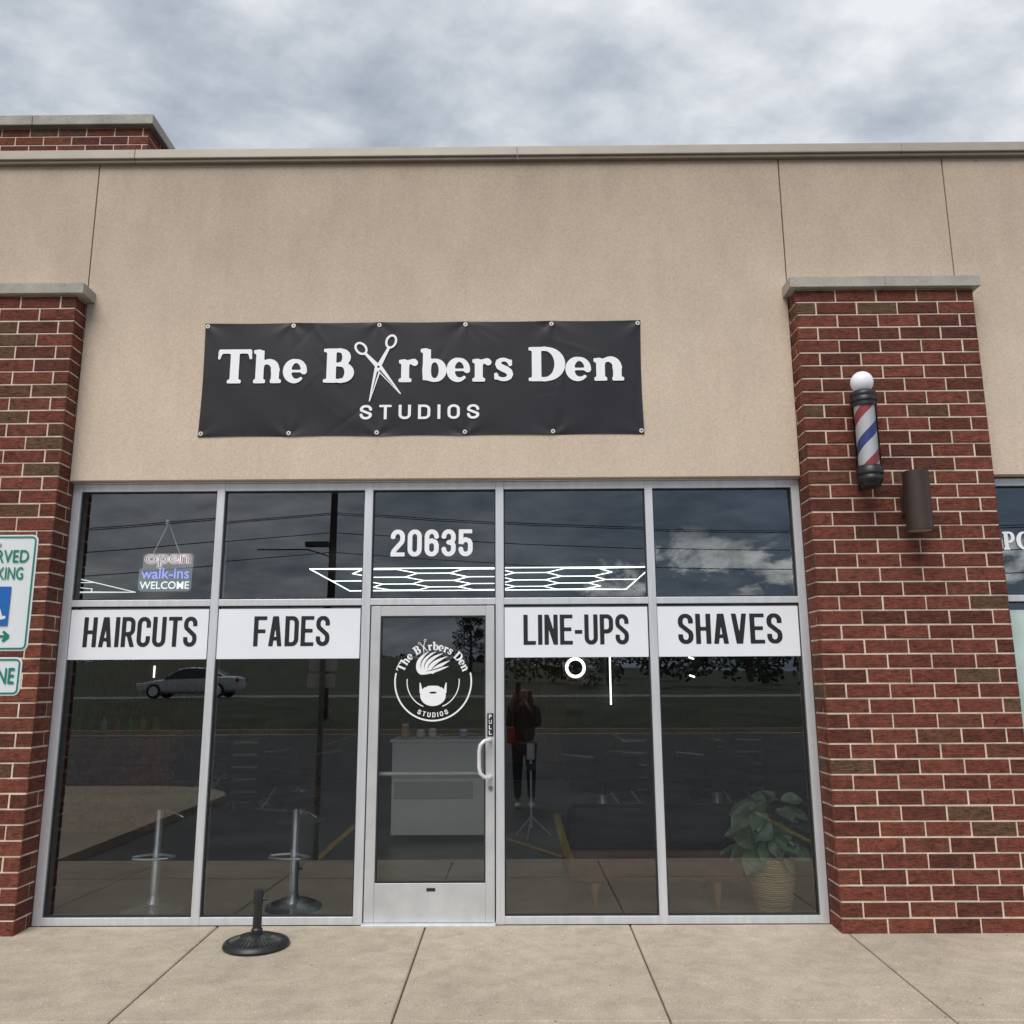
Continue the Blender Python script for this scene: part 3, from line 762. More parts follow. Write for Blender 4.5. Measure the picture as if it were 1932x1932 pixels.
# ------------------------------------------------------------------ accessible parking sign
SX, SY = -2.028, -2.92
sg = empty('parking_sign', (SX, SY, -.16), 'white and green reserved accessible parking sign on steel post', 'sign')
SW = M('sign_white', (.78, .8, .8), .4, var=.03); SG = M('sign_green', (.0, .22, .14), .4, var=.05); SB = M('sign_blue', (.01, .13, .45), .4, var=.05)
def rrect(cx, cz, hw, hh, r, inner=None):
    def f(X, Y):
        p = np.abs(X-cx)-hw+r; q = np.abs(Y-cz)-hh+r
        d = np.hypot(np.maximum(p, 0), np.maximum(q, 0))+np.minimum(np.maximum(p, q), 0)-r
        return d if inner is None else np.abs(d+inner[0])-inner[1]
    return f
def plate(cx, z0, z1, hw):
    cz, hh = (z0+z1)/2, (z1-z0)/2
    mb = MB(); bb = (cx-hw-.005, cx+hw+.005, z0-.005, z1+.005)
    vs, fs = sdf_mesh(rrect(cx, cz, hw, hh, .025), *bb, .004); mb.add([(u, SY, v_) for u, v_ in vs], fs)
    o = mb.build('sign_plate', SW, sg); sm = o.modifiers.new('s', 'SOLIDIFY'); sm.thickness = .002; sm.offset = -1
    mb = MB(); vs, fs = sdf_mesh(rrect(cx, cz, hw, hh, .025, (.0095, .003)), *bb, .002); mb.add([(u, SY-.003, v_) for u, v_ in vs], fs)
    mb.build('sign_border', SG, sg)
plate(SX, 1.746, 2.206, .153); plate(-2.042, 1.575, 1.722, .153)
D_ = -.024
btext('RESERVED', -2.148, -1.905, SY-.004, 2.094, 2.145, SG, 'sign_lettering', sg, .01)
btext('PARKING', -2.100, -1.921, SY-.004, 2.026, 2.076, SG, 'sign_lettering', sg, .01)
btext('$250 FINE', -2.150, -1.914, SY-.004, 1.610, 1.682, SG, 'sign_lettering', sg, .015)
mb = MB(); mb.box(-2.067+D_, -1.938+D_, SY-.005, SY-.003, 1.845, 1.998); mb.build('sign_panel', SB, sg)
mb = MB(); q = field(curve(E(-2.005, 1.893, .03, .03, 150, 390, 18), .005)+[cap((-2.01, 1.965), (-2.01, 1.966), .010)]+curve([(-2.01, 1.945), (-2.005, 1.908), (-1.975, 1.905), (-1.963, 1.873), (-1.952, 1.877)], .006)+[cap((-2.008, 1.93), (-1.98, 1.93), .005)])
vs, fs = sdf_mesh(q, -2.05, -1.94, 1.855, 1.985, .0025); mb.add([(u+D_, SY-.0065, v_) for u, v_ in vs], fs); mb.build('wheelchair_symbol', SW, sg)
mb = MB(); q = field([bseg((-2.07, 1.803), (-1.955, 1.803), .0045), bseg((-1.966, 1.822), (-1.942, 1.803), .005), bseg((-1.966, 1.784), (-1.942, 1.803), .005)])
vs, fs = sdf_mesh(q, -2.08, -1.93, 1.77, 1.84, .0025); mb.add([(u-.010, SY-.0035, v_) for u, v_ in vs], fs); mb.build('sign_arrow', SG, sg)
mb = MB(); mb.box(SX-.028, SX+.028, SY+.004, SY+.034, -.16, 2.18); mb.build('sign_post', M('galvanised_steel', (.3, .31, .31), .5, .6), sg, bevel=.003)
for z in (2.17, 1.78, 1.69):
    mb = MB(); mb.tube([(SX, SY-.004, z), (SX, SY-.01, z)], .007, 8); mb.build('sign_bolt', CHROME, sg, smooth=True)

# ------------------------------------------------------------------ neon style window sign
NX = -.04
ns = empty('neon_sign', (-2.56+NX, .1, 2.30), 'small lit open walk-ins welcome sign hanging on chains', 'neon sign')
NP = M('neon_pink', (1.0, .52, .50), .5, var=0, emit=.75); NB = M('neon_blue', (.32, .36, 1.0), .5, var=0, emit=1.0); NW = M('neon_white', (.9, 1, .98), .5, var=0, emit=1.0)
m, nt, b = new_mat('neon_acrylic'); nt.nodes.remove(b)
tr = N(nt, 'ShaderNodeBsdfTransparent'); tr.inputs[0].default_value = (.8, .85, .88, 1)
df = N(nt, 'ShaderNodeEmission'); df.inputs[0].default_value = (.55, .65, .75, 1); df.inputs[1].default_value = .5
mx = N(nt, 'ShaderNodeMixShader'); mx.inputs[0].default_value = .5
nt.links.new(tr.outputs[0], mx.inputs[1]); nt.links.new(df.outputs[0], mx.inputs[2]); nt.links.new(mx.outputs[0], nt.nodes['Material Output'].inputs[0])
mb = MB()
vs, fs = sdf_mesh(lambda X, Y: np.minimum(rrect(-2.545, 2.52, .19, .068, .03)(X, Y), rrect(-2.56, 2.39, .2, .09, .03)(X, Y)), -2.78, -2.33, 2.28, 2.6, .005)
mb.add([(u+NX, .105, v_) for u, v_ in vs], fs); mb.build('backing', m, ns)
btext('open', -2.725+NX, -2.37+NX, .098, 2.475, 2.582, NP, 'neon_lettering', ns, .06, .014)
btext('open', -2.71+NX, -2.385+NX, .094, 2.486, 2.572, NW, 'neon_lettering', ns, .0, .012)
btext('walk-ins', -2.74+NX, -2.38+NX, .098, 2.395, 2.475, NB, 'neon_lettering', ns, .01)
btext('WELCOME', -2.745+NX, -2.375+NX, .098, 2.318, 2.375, NW, 'neon_lettering', ns, .01)
for p in ((-2.66+NX, .1, 2.585), (-2.46+NX, .1, 2.585)):
    mb = MB(); mb.tube([p, (-2.56+NX, .1, 2.82)], .0045, 6); mb.build('chain', VINYL, ns)
mb = MB(); mb.tube([(-2.56+NX, .075, 2.84), (-2.56+NX, .075, 2.80)], .013, 10); mb.build('suction_hook', VINYL, ns)
os_ = empty('open_sign', (1.42, .1, 2.4), 'unlit oval open sign hanging inside glass', 'neon sign')
UL = M('unlit_tube', (.3, .31, .33), .4)
mb = MB(); mb.tube([(1.42+.2*math.cos(a_), .1, 2.52+.1*math.sin(a_)) for a_ in [2*math.pi*i/40 for i in range(40)]], .005, 6, closed=True); mb.build('tube_oval', UL, os_)
btext('OPEN', 1.27, 1.57, .1, 2.475, 2.565, UL, 'sign_lettering', os_, 0, .015)

# ------------------------------------------------------------------ interior things
def hexlight(x0, x1, y0, y1, z, lab, mat, er=.006):
    cl = empty('ceiling_light', ((x0+x1)/2, (y0+y1)/2, z), lab, 'ceiling light', group='hexagon grid ceiling lights')
    mb = MB(); c = [(x0, y0, z), (x1, y0, z), (x1, y1, z), (x0, y1, z)]
    for i in range(4): mb.tube([c[i], c[(i+1) % 4]], er*1.15, 6)
    # honeycomb: two full rows and a staggered row between them
    px_ = .62; hw = .415; hh = .50; seen = set(); cxm, cym = (x0+x1)/2, (y0+y1)/2
    for a_ in range(-2, 3):
        for b_ in ((-.5, .5) if a_ % 2 else (-1, 0, 1)):
            cx = cxm+a_*px_; cy = cym+b_*2*hh*.79
            P = [(cx-hw, cy), (cx-hw*.5, cy+hh*.79), (cx+hw*.5, cy+hh*.79), (cx+hw, cy), (cx+hw*.5, cy-hh*.79), (cx-hw*.5, cy-hh*.79)]
            for q in range(6):
                p, r2 = P[q], P[(q+1) % 6]
                key = (round((p[0]+r2[0])*10), round((p[1]+r2[1])*10))
                if key in seen: continue
                seen.add(key); mb.tube([(*p, z), (*r2, z)], er, 6)
    for sx_ in (-1, 1):
        for sy_ in (-1, 1):
            mb.tube([(cxm+sx_*(x1-x0)/2, cym+sy_*(y1-y0)/2, z), (cxm+sx_*(2*px_+hw*.5), cym+sy_*hh*.79*3 if abs(sy_*hh*.79*3) < (y1-y0)/2 else cym+sy_*(y1-y0)*.46, z)], er, 6)
        mb.tube([(cxm+sx_*(x1-x0)/2, cym, z), (cxm+sx_*(2*px_+hw), cym, z)], er, 6)
    mb.build('led_tubes', mat, cl)
hexlight(-2.5, 1.67, 4.15, 6.7, 3.0, 'glowing white hexagon grid ceiling light inside dark shop', LED)
hexlight(-9.9, -5.75, 4.15, 6.7, 3.0, 'glowing white hexagon grid ceiling light inside dark shop', LED2)

dk = empty('reception_desk', (-.8, 3.4, 0), 'pale white panelled reception desk facing the door', 'desk')
mb = MB(); mb.box(-1.31, -.29, 3.2, 3.7, .06, 1.0); mb.build('desk_front', DESK, dk, bevel=.006)
mb = MB(); mb.box(-1.28, -.45, 3.185, 3.198, .43, .60); mb.box(-1.31, -.29, 3.192, 3.199, .635, .655); mb.build('desk_inset_panel', DESK2, dk, bevel=.003)
mb = MB(); mb.box(-1.33, -.27, 3.17, 3.74, 1.001, 1.035); mb.build('desk_top', DESK, dk, bevel=.006)
mb = MB(); mb.box(-1.26, -.34, 3.24, 3.66, 0, .06); mb.build('desk_plinth', INWALL, dk)
cols_ = [(.6, .3, .15), (.6, .7, .8), (.8, .8, .8), (.1, .35, .7)]
for i, (x, hh) in enumerate(((-1.2, .13), (-1.03, .07), (-.9, .08), (-.56, .07))):
    o = empty('counter_jar', (x, 3.4, 1.035), 'small jar with lid standing on reception desk', 'jar', group='jars on the desk')
    mb = MB(); mb.lathe(x, 3.4, [(.035, 1.036), (.045, 1.045), (.045, 1.03+hh), (.035, 1.035+hh)], 18); mb.build('jar_body', M('jar_paint', cols_[i], .3), o, smooth=True)
    mb = MB(); mb.lathe(x, 3.4, [(.038, 1.036+hh), (.038, 1.055+hh), (.02, 1.06+hh)], 18); mb.build('jar_lid', VWHITE, o, smooth=True)

def stool():
    x, y = 0, 0
    st = empty('bar_stool', (0, 0, 0), 'chrome pedestal bar stool with black seat behind window', 'stool', group='bar stools by the window')
    parts = []
    mb = MB(); mb.lathe(x, y, [(.225, .001), (.228, .010), (.2, .018), (.12, .028), (.05, .05), (.034, .09), (.032, .11)], 40); parts.append(mb.build('stool_base', SATIN, st, smooth=True))
    mb = MB(); mb.lathe(x, y, [(.031, .1), (.031, .42), (.025, .43), (.025, .72)], 20); parts.append(mb.build('stool_column', SATIN, st, smooth=True))
    mb = MB(); mb.tube([(0, 0, .39), (-.08, -.05, .39), (-.15, -.08, .385), (-.12, -.16, .385), (0, -.19, .385), (.12, -.16, .385), (.15, -.08, .385), (.08, -.05, .39), (0, 0, .39)], .009, 8); parts.append(mb.build('footrest', SATIN, st, smooth=True))
    mb = MB(); mb.tube([(.02, 0, .70), (.12, -.02, .68), (.18, -.03, .65)], .006, 8); parts.append(mb.build('lift_lever', SATIN, st, smooth=True))
    mb = MB(); mb.lathe(x, y, [(.14, .72), (.19, .735), (.2, .77), (.19, .80), (.12, .81)], 32); parts.append(mb.build('stool_seat', LEATHER, st, smooth=True))
    return st, parts
def copies(st, parts, locs):
    for i, (lx, ly, rot) in enumerate(locs):
        if i == 0:
            st.location = (lx, ly, 0); st.rotation_euler = (0, 0, rot); continue
        c = st.copy(); COL.objects.link(c); c.location = (lx, ly, 0); c.rotation_euler = (0, 0, rot)
        for p in parts:
            q = p.copy(); COL.objects.link(q); q.parent = c
st, ps = stool(); copies(st, ps, [(-2.64, .42, .1), (-1.62, .42, -.2)])

def chair():
    st = empty('barber_chair', (0, 0, 0), 'black leather barber chair with chrome base and armrests', 'barber chair', group='barber chairs')
    P = []
    mb = MB(); mb.lathe(0, 0, [(.3, .001), (.31, .02), (.26, .05), (.09, .08), (.07, .12), (.07, .4), (.12, .42)], 32); P.append(mb.build('chair_base', SATIN, st, smooth=True))
    mb = MB(); mb.box(-.29, .29, -.30, .27, .40, .60); P.append(mb.build('chair_seat', LEATHER, st, bevel=.05))
    mb = MB(); mb.add([(-.27, .18, .58), (.27, .18, .58), (.27, .33, .58), (-.27, .33, .58), (-.27, .36, 1.14), (.27, .36, 1.14), (.27, .48, 1.14), (-.27, .48, 1.14)], [(0, 3, 2, 1), (4, 5, 6, 7), (0, 1, 5, 4), (1, 2, 6, 5), (2, 3, 7, 6), (3, 0, 4, 7)]); P.append(mb.build('chair_back', LEATHER, st, bevel=.04))
    mb = MB(); mb.box(-.14, .14, .38, .48, 1.1, 1.35); P.append(mb.build('headrest', LEATHER, st, bevel=.04))
    for s in (-1, 1):
        mb = MB(); mb.box(s*.33-.045, s*.33+.045, -.24, .27, .52, .80); P.append(mb.build('chair_armrest', LEATHER, st, bevel=.03))
        mb = MB(); mb.tube([(s*.38, -.24, .81), (s*.38, .26, .81)], .009, 8); P.append(mb.build('armrest_trim', SATIN, st, smooth=True))
    mb = MB()
    for s in (-.16, .16): mb.tube([(s, -.25, .45), (s, -.42, .3), (s, -.55, .2)], .014, 8)
    for z, y in ((.2, -.55), (.25, -.49), (.3, -.43)): mb.tube([(-.22, y, z), (.22, y, z)], .013, 8)
    P.append(mb.build('chair_footrest', SATIN, st, smooth=True))
    return st, P
st, ps = chair(); copies(st, ps, [(1.0, 4.0, .7), (2.35, 4.2, .5), (-2.6, 4.6, -.4), (-4.0, 6.4, -.6)])
def trolley():
    st = empty('tool_trolley', (0, 0, 0), 'black drawer trolley with chrome handles along the wall', 'trolley', group='tool trolleys'); P = []
    mb = MB(); mb.box(-.22, .22, -.18, .18, .12, .95)
    for q in range(5): mb.box(-.2, .2, -.188, -.179, .16+q*.155, .29+q*.155)
    P.append(mb.build('trolley_body', BLACKP, st, bevel=.006))
    for q in range(5): mb = MB(); mb.tube([(-.16, -.205, .25+q*.155), (.16, -.205, .25+q*.155)], .012, 8); P.append(mb.build('drawer_handle', VINYL, st))
    for sx in (-.18, .18):
        for sy in (-.14, .14): mb = MB(); mb.tube([(sx-.012, sy, .045), (sx+.012, sy, .045)], .044, 14); mb.tube([(sx, sy, .05), (sx, sy, .12)], .012, 8); P.append(mb.build('castor', RUBBER, st))
    return st, P
st, ps = trolley(); copies(st, ps, [(1.55, 5.6, 0), (2.55, 5.7, 0), (3.08, 5.7, 0), (-3.55, 5.6, 0), (-4.5, 7.3, 0)])

sf = empty('sofa', (1.1, .75, 0), 'low black and brown sofa on wooden legs with back to window', 'sofa')
mb = MB(); mb.box(.40, 1.72, .42, .60, .40, .715); mb.build('sofa_back', LEATHER, sf, bevel=.06)
mb = MB(); mb.box(.41, 1.71, .43, .60, .17, .398); mb.build('sofa_base_panel', BROWNL, sf, bevel=.03)
mb = MB(); mb.box(.42, 1.70, .60, 1.15, .17, .42); mb.build('sofa_seat', LEATHER, sf, bevel=.04)
for x in (.38, 1.60): mb = MB(); mb.box(x, x+.14, .60, 1.17, .17, .56); mb.build('sofa_arm', LEATHER, sf, bevel=.04)
for x in (.60, 1.50):
    for y in (.48, 1.05): mb = MB(); mb.lathe(x, y, [(.018, 0), (.03, .17)], 12); mb.build('sofa_leg', M('leg_wood', (.4, .2, .1), .5), sf)

px, py = 1.87, .34
pp = empty('potted_plant', (px, py, 0), 'broad-leaved green plant in woven straw basket behind window', 'plant')
m, nt, b = new_mat('woven_straw')
wv = N(nt, 'ShaderNodeTexWave'); wv.bands_direction = 'Z'; wv.inputs['Scale'].default_value = 22; wv.inputs['Distortion'].default_value = 4
nt.links.new(coords(nt), wv.inputs[0]); nt.links.new(ramp(nt, wv.outputs['Fac'], [(.2, (.36, .26, .13)), (.8, (.78, .62, .38))]), b.inputs['Base Color']); b.inputs['Roughness'].default_value = .85
bump(nt, b, wv.outputs['Fac'], .8, .01)
pf = []
for q in range(19):
    z = q/18*.37; pf.append((.112+.044*math.sin(z/.37*2.0+.15)+(.005 if q % 2 else -.004), z+.002))
mb = MB(); mb.lathe(px, py, pf, 36); mb.build('basket', m, pp, smooth=True)
LEAF = M('plant_leaf', (.24, .34, .22), .4, var=.4, scale=14)
mb = MB(); st2 = MB(); rp = random.Random(4)
for q in range(60):
    a_ = rp.uniform(0, 6.28); z0 = rp.uniform(.42, .76); rr = rp.uniform(.03, .17); L = rp.uniform(.16, .25); Wd = L*.78
    base = Vector((px+rr*math.cos(a_)*.8, py+rr*math.sin(a_)*.5*.8, z0)); tip = rp.uniform(-.9, .5)
    d = Vector((math.cos(a_), math.sin(a_)*.7, tip)).normalized(); s_ = d.cross(Vector((0, 0, 1))).normalized(); up = s_.cross(d)
    ro = rp.uniform(-.9, .9); s_, up = s_*math.cos(ro)+up*math.sin(ro), up*math.cos(ro)-s_*math.sin(ro)
    vs = []; prof_ = [.10, .55, .85, 1.0, .95, .6, .05]
    for t_, wdt in enumerate(prof_):
        f_ = t_/6; c = base+d*L*f_-Vector((0, 0, 1))*.05*f_*f_
        vs += [c-s_*Wd*wdt*.5+up*.022, c, c+s_*Wd*wdt*.5+up*.022]
    vs = [(min(v_[0], 2.2), max(v_[1], .14), v_[2]) for v_ in vs]
    mb.add(vs, [(t_*3+k_, t_*3+k_+1, t_*3+k_+4, t_*3+k_+3) for t_ in range(6) for k_ in range(2)])
    st2.tube([(px, py, .36), (px+(base.x-px)*.4, py+(base.y-py)*.4, (z0+.36)/2), base], .005, 5)
mb.build('foliage', LEAF, pp, smooth=True); st2.build('stem', M('stem_green', (.08, .07, .03), .6), pp)

hs = empty('dispenser_stand', (.17, 3.4, 0), 'black and white hand sanitiser dispenser on tripod stand', 'dispenser stand')
mb = MB(); mb.tube([(.17, 3.4, .1), (.17, 3.4, 1.0)], .014, 10)
for a_ in (.3, 2.4, 4.5): mb.tube([(.17, 3.4, .22), (.17+.22*math.cos(a_), 3.4+.22*math.sin(a_), .01)], .009, 8)
mb.build('tripod', SATIN, hs, smooth=True)
mb = MB(); mb.box(.10, .24, 3.36, 3.46, .98, 1.13); mb.box(.09, .25, 3.33, 3.47, .70, .76); mb.box(.16, .18, 3.455, 3.468, .76, .98); mb.build('drip_tray', BLACKP, hs, bevel=.012)
mb = MB(); mb.box(.125, .215, 3.35, 3.45, .8, .98); mb.build('dispenser_body', M('dispenser_white', (.8, .8, .8), .4), hs, bevel=.02)
rm = empty('round_mirror', (1.035, 8.95, 1.88), 'round wall mirror with glowing white ring', 'mirror')
mb = MB(); mb.tube([(1.03+.15*math.cos(a_), 8.93, 1.88+.15*math.sin(a_)) for a_ in [2*math.pi*i/40 for i in range(40)]], .027, 8, closed=True); mb.build('light_ring', LEDW, rm, smooth=True)
mb = MB(); mb.tube([(1.03, 8.928, 1.88), (1.03, 8.92, 1.88)], .13, 32); mb.build('mirror_glass', BLACKP, rm)
for (p, q) in (((1.63, 1.25), (1.63, 2.11)), ((3.0, 2.05), (3.09, 2.02)), ((3.0, 1.74), (3.09, 1.71)), ((-6.3, 1.75), (-6.3, 1.95))):
    o = empty('wall_light_bar', (p[0], 8.95, p[1]), 'slim glowing white bar light on dark wall', 'wall light', group='light bars on the back wall')
    mb = MB(); mb.tube([(p[0], 8.925, p[1]), (q[0], 8.925, q[1])], .014, 8); mb.build('light_tube', LEDW, o)
    mb = MB(); mb.box(min(p[0], q[0])-.02, max(p[0], q[0])+.02, 8.955, 8.985, min(p[1], q[1])-.02, max(p[1], q[1])+.02); mb.build('light_mount', BLACKP, o)
CY = 3.6; CX = -4.55
rc = empty('retail_counter', (CX, CY, 0), 'reddish wood block counter carrying bottles', 'counter')
mb = MB()
for r_ in range(10):
    for q in range(4): mb.box(CX-.55+q*.27+(r_ % 2)*.06, CX-.55+q*.27+.26+(r_ % 2)*.06, CY-.012*((q+r_) % 2), CY+.5, .05+r_*.1, .142+r_*.1)
mb.build('counter_front', M('red_wood', (.72, .20, .10), .5, var=.55, scale=9), rc, bevel=.003)
mb = MB(); mb.box(CX-.6, CX+.65, CY-.06, CY+.56, 1.055, 1.10); mb.build('counter_top', M('counter_wood', (.55, .28, .14), .5, var=.3), rc, bevel=.004)
for i in range(7):
    x = CX-.45+i*.15; y = CY+.2; o = empty('bottle', (x, y, 1.1), 'product bottle standing on wooden counter', 'bottle', group='bottles on the counter')
    mb = MB(); mb.lathe(x, y, [(.03, 1.101), (.036, 1.11), (.036, 1.2), (.015, 1.23), (.012, 1.26)], 16); mb.build('bottle_body', M('bottle_glass', random.choice([(.6, .25, .1), (.8, .8, .8), (.1, .35, .15), (.7, .1, .07)]), .3), o, smooth=True)

# ------------------------------------------------------------------ street behind the photographer (seen mirrored in the glass)
up_ = empty('utility_pole', (-7.6, -28.6, .3), 'wooden utility pole with lamp arm beside the road', 'utility pole')
mb = MB(); mb.tube([(-7.6, -28.6, .0), (-7.6, -28.6, 13)], [.17, .12], 14); mb.build('pole', M('pole_wood', (.05, .042, .035), .9), up_, smooth=True)
mb = MB(); mb.box(-9.0, -6.2, -28.67, -28.55, 12.2, 12.35); mb.build('crossarm', WOOD, up_)
mb = MB(); mb.tube([(-7.6, -28.6, 6.7), (-8.6, -28.6, 7.05), (-10.6, -28.6, 7.05)], .035, 8); mb.build('lamp_arm', BRONZE, up_)
mb = MB(); mb.box(-8.7, -7.75, -28.75, -28.45, 7.15, 7.4); mb.build('lamp_head', BRONZE, up_, bevel=.06)
for i, (z, y, s0) in enumerate(((8.55, -28.4, -.35), (7.75, -28.4, -.5), (6.9, -28.5, -.3), (8.7, -28.8, -.2))):
    o = empty('overhead_wire', (-7.6, y, z), 'thin black overhead wire strung along the road', 'wire', group='overhead wires')
    mb = MB(); pts = []
    for q in range(41):
        x = -7.6+(q-20)*4.0; d_ = abs(x+7.6)/45 % 1.0
        pts.append((x, y-(.0 if x < -7.6 else (x+7.6)*.02), z-(1-(2*d_-1)**2)*1.0+(x+7.6)*.006))
    mb.tube(pts, .018, 5); mb.build('cable', RUBBER, o)

car = empty('parked_car', (-15.6, -35.6, 1.006), 'silver four-door saloon car on the road', 'car')
SIL = M('silver_car_paint', (.60, .62, .64), .45, .0, var=.03); CG = M('car_glass', (.04, .045, .05), .1)
def cpt(x, y, z): return (-15.6+x, -35.6+y, 1.006+z)
mb = MB(); stn = [(-2.35, .38, .58, .60), (-2.25, .28, .70, .78), (-1.9, .22, .78, .87), (-1.0, .2, .93, .9), (0, .2, .95, .91), (1.0, .2, .97, .91), (1.7, .22, 1.0, .89), (2.2, .28, .98, .8), (2.35, .4, .86, .66)]
vs = []
for x, zb_, zt_, hw in stn:
    zm = (zb_+zt_)/2
    ring = [(hw*.85, zb_), (hw, zb_+.12), (hw, zm+.05), (hw*.95, zt_-.05), (hw*.72, zt_)]
    ring = ring+[(-a_, b_) for a_, b_ in ring[::-1]]
    vs += [cpt(x, a_, b_) for a_, b_ in ring]
n = 10; fs = [(i*n+k_, i*n+(k_+1) % n, (i+1)*n+(k_+1) % n, (i+1)*n+k_) for i in range(len(stn)-1) for k_ in range(n)]+[tuple(range(n)), tuple(range((len(stn)-1)*n, len(stn)*n))]
mb.add(vs, fs); mb.build('car_body', SIL, car, smooth=True, subsurf=1)
mb = MB(); stn = [(-1.05, .93, .62), (-.35, 1.36, .56), (.2, 1.44, .56), (.8, 1.41, .56), (1.65, 1.0, .6)]
vs = []
for x, zt_, hw in stn: vs += [cpt(x, .80, .9), cpt(x, hw+.03, zt_-.05 if zt_ > 1.1 else .95), cpt(x, hw-.08, zt_), cpt(x, -hw+.08, zt_), cpt(x, -hw-.03, zt_-.05 if zt_ > 1.1 else .95), cpt(x, -.80, .9)]
for i in range(4):
    for k_ in range(5): mb.add([vs[i*6+k_], vs[i*6+k_+1], vs[(i+1)*6+k_+1], vs[(i+1)*6+k_]], [(0, 1, 2, 3)], 0 if (k_ in (1, 3) or (k_ == 2 and i in (1, 2))) else 1)
mb.build('car_cabin', [SIL, CG], car)
for x in (-1.42, 1.4):
    for s in (-1, 1):
        mb = MB(); mb.tube([cpt(x, s*.70, .33), cpt(x, s*.92, .33)], .33, 28); wh = mb.build('car_wheel', RUBBER, car, smooth=True)
        mb = MB(); mb.tube([cpt(x, s*.915, .33), cpt(x, s*.93, .33)], .22, 20); mb.build('wheel_rim', SATIN, wh, smooth=True)
for s in (-1, 1):
    mb = MB(); mb.box(-15.6-2.33, -15.6-2.15, -35.6+s*.6-.15, -35.6+s*.6+.15, 1.58, 1.70); mb.build('headlight', VWHITE, car, bevel=.03)
    mb = MB(); mb.box(-15.6+2.2, -15.6+2.34, -35.6+s*.62-.13, -35.6+s*.62+.13, 1.72, 1.88); mb.build('tail_light', M('tail_red', (.3, .01, .01), .3), car, bevel=.03)

LF = M('tree_leaves', (.04, .06, .025), .7, var=.4, scale=1.2); BK = M('bark', (.08, .06, .045), .9)
def leaves(mb, c, r, n, s, rnd):
    for _ in range(n):
        d = Vector((rnd.gauss(0, 1), rnd.gauss(0, 1), rnd.gauss(0, 1))).normalized()*r*rnd.random()**.4
        p = Vector(c)+Vector((d.x, d.y, d.z*.75)); u = Vector((rnd.gauss(0, 1), rnd.gauss(0, 1), rnd.gauss(0, 1))).normalized()*s; v_ = u.orthogonal().normalized()*s*.6
        mb.add([p-u, p-v_, p+u, p+v_], [(0, 1, 2, 3)])
def tree(x, y, z, H, R, seed):
    rnd = random.Random(seed)
    t = empty('tree', (x, y, z), 'leafy green deciduous tree on grass verge across the road', 'tree', group='trees across the road')
    tm = MB(); cm = MB(); tm.tube([(x, y, z-.2), (x+.1, y, z+H*.45), (x, y, z+H*.85)], [.22, .15, .05], 10)
    for q in range(11):
        a_ = q*2.4; zz = z+H*(.3+.055*q); L = R*(1-.06*q)*rnd.uniform(.6, 1)
        e_ = (x+L*math.cos(a_), y+L*math.sin(a_), zz+L*.55); tm.tube([(x, y, zz), ((x+e_[0])/2, (y+e_[1])/2, zz+L*.2), e_], [.08, .05, .02], 6)
        leaves(cm, e_, R*rnd.uniform(.3, .48), 130, .13, rnd)
    leaves(cm, (x, y, z+H*.9), R*.45, 160, .13, rnd)
    tm.build('trunk', BK, t, smooth=True); cm.build('crown', LF, t)
tree(-5.0, -85, 2.6, 6.6, 2.0, 1); tree(9.5, -88, 2.8, 4.2, 1.8, 2); tree(14.5, -84, 2.6, 3.6, 1.7, 3); tree(25, -90, 2.8, 4.8, 2.2, 4); tree(-34, -92, 3.4, 4.5, 2.1, 5); tree(5, -70, 2.0, 3.6, 1.8, 6); tree(19, -66, 1.9, 3.6, 1.9, 7)
rnd = random.Random(9); mb = MB()
for row, (yy, zz, x0_) in enumerate(((-118, 4.2, -140), (-72, 2.1, -2))):
    for q in range(120 if row == 0 else 34):
        x = x0_+q*2.3+rnd.uniform(-1, 1); leaves(mb, (x, yy+rnd.uniform(-3, 3), zz+rnd.uniform(.2, 1.1)), rnd.uniform(1.1, 2.0), 70, .3, rnd)
mb.build('tree_line', LF, kind='stuff', label='distant belt of green trees beyond the road', category='trees')

# ------------------------------------------------------------------ photographer (seen mirrored)
def skin(name, V_, Ed, R_, mat, parent, lv=2):
    me = bpy.data.meshes.new(name); me.from_pydata(V_, Ed, []); me.materials.append(mat)
    o = bpy.data.objects.new(name, me); COL.objects.link(o); place(o, parent)
    sm = o.modifiers.new('skin', 'SKIN'); sm.use_smooth_shade = True
    for i, r_ in enumerate(R_):
        rr = r_ if hasattr(r_, '__len__') else (r_, r_); me.skin_vertices[0].data[i].radius = rr
    me.skin_vertices[0].data[0].use_root = True
    q = o.modifiers.new('sub', 'SUBSURF'); q.levels = lv; q.render_levels = lv
    return o
hx, hy, hz = .13, -6.78, -.16
pe = empty('person', (hx, hy, hz), 'person with long brown hair and dark jacket holding up phone', 'person')
SK = M('skin', (.42, .25, .19), .6, var=.08); JK = M('dark_jacket', (.045, .042, .045), .8); JN = M('dark_jeans', (.045, .048, .06), .85); HR = M('brown_hair', (.14, .07, .04), .6, var=.3, scale=30)
def hp(x, y, z): return (hx+x, hy+y, hz+z)
body = [(0, 0, .93), (0, .0, 1.1), (0, -.01, 1.3), (0, 0, 1.42), (0, .01, 1.5), (0, .03, 1.6), (0, .02, 1.7)]
Rb = [(.15, .11), (.13, .095), (.155, .105), (.12, .08), (.05, .05), (.078, .09), (.068, .08)]
Ed = [(i, i+1) for i in range(6)]
def addc(base, pts, rs):
    p = base
    for q, r_ in zip(pts, rs): body.append(q); Rb.append((r_, r_)); Ed.append((p, len(body)-1)); p = len(body)-1
    return p
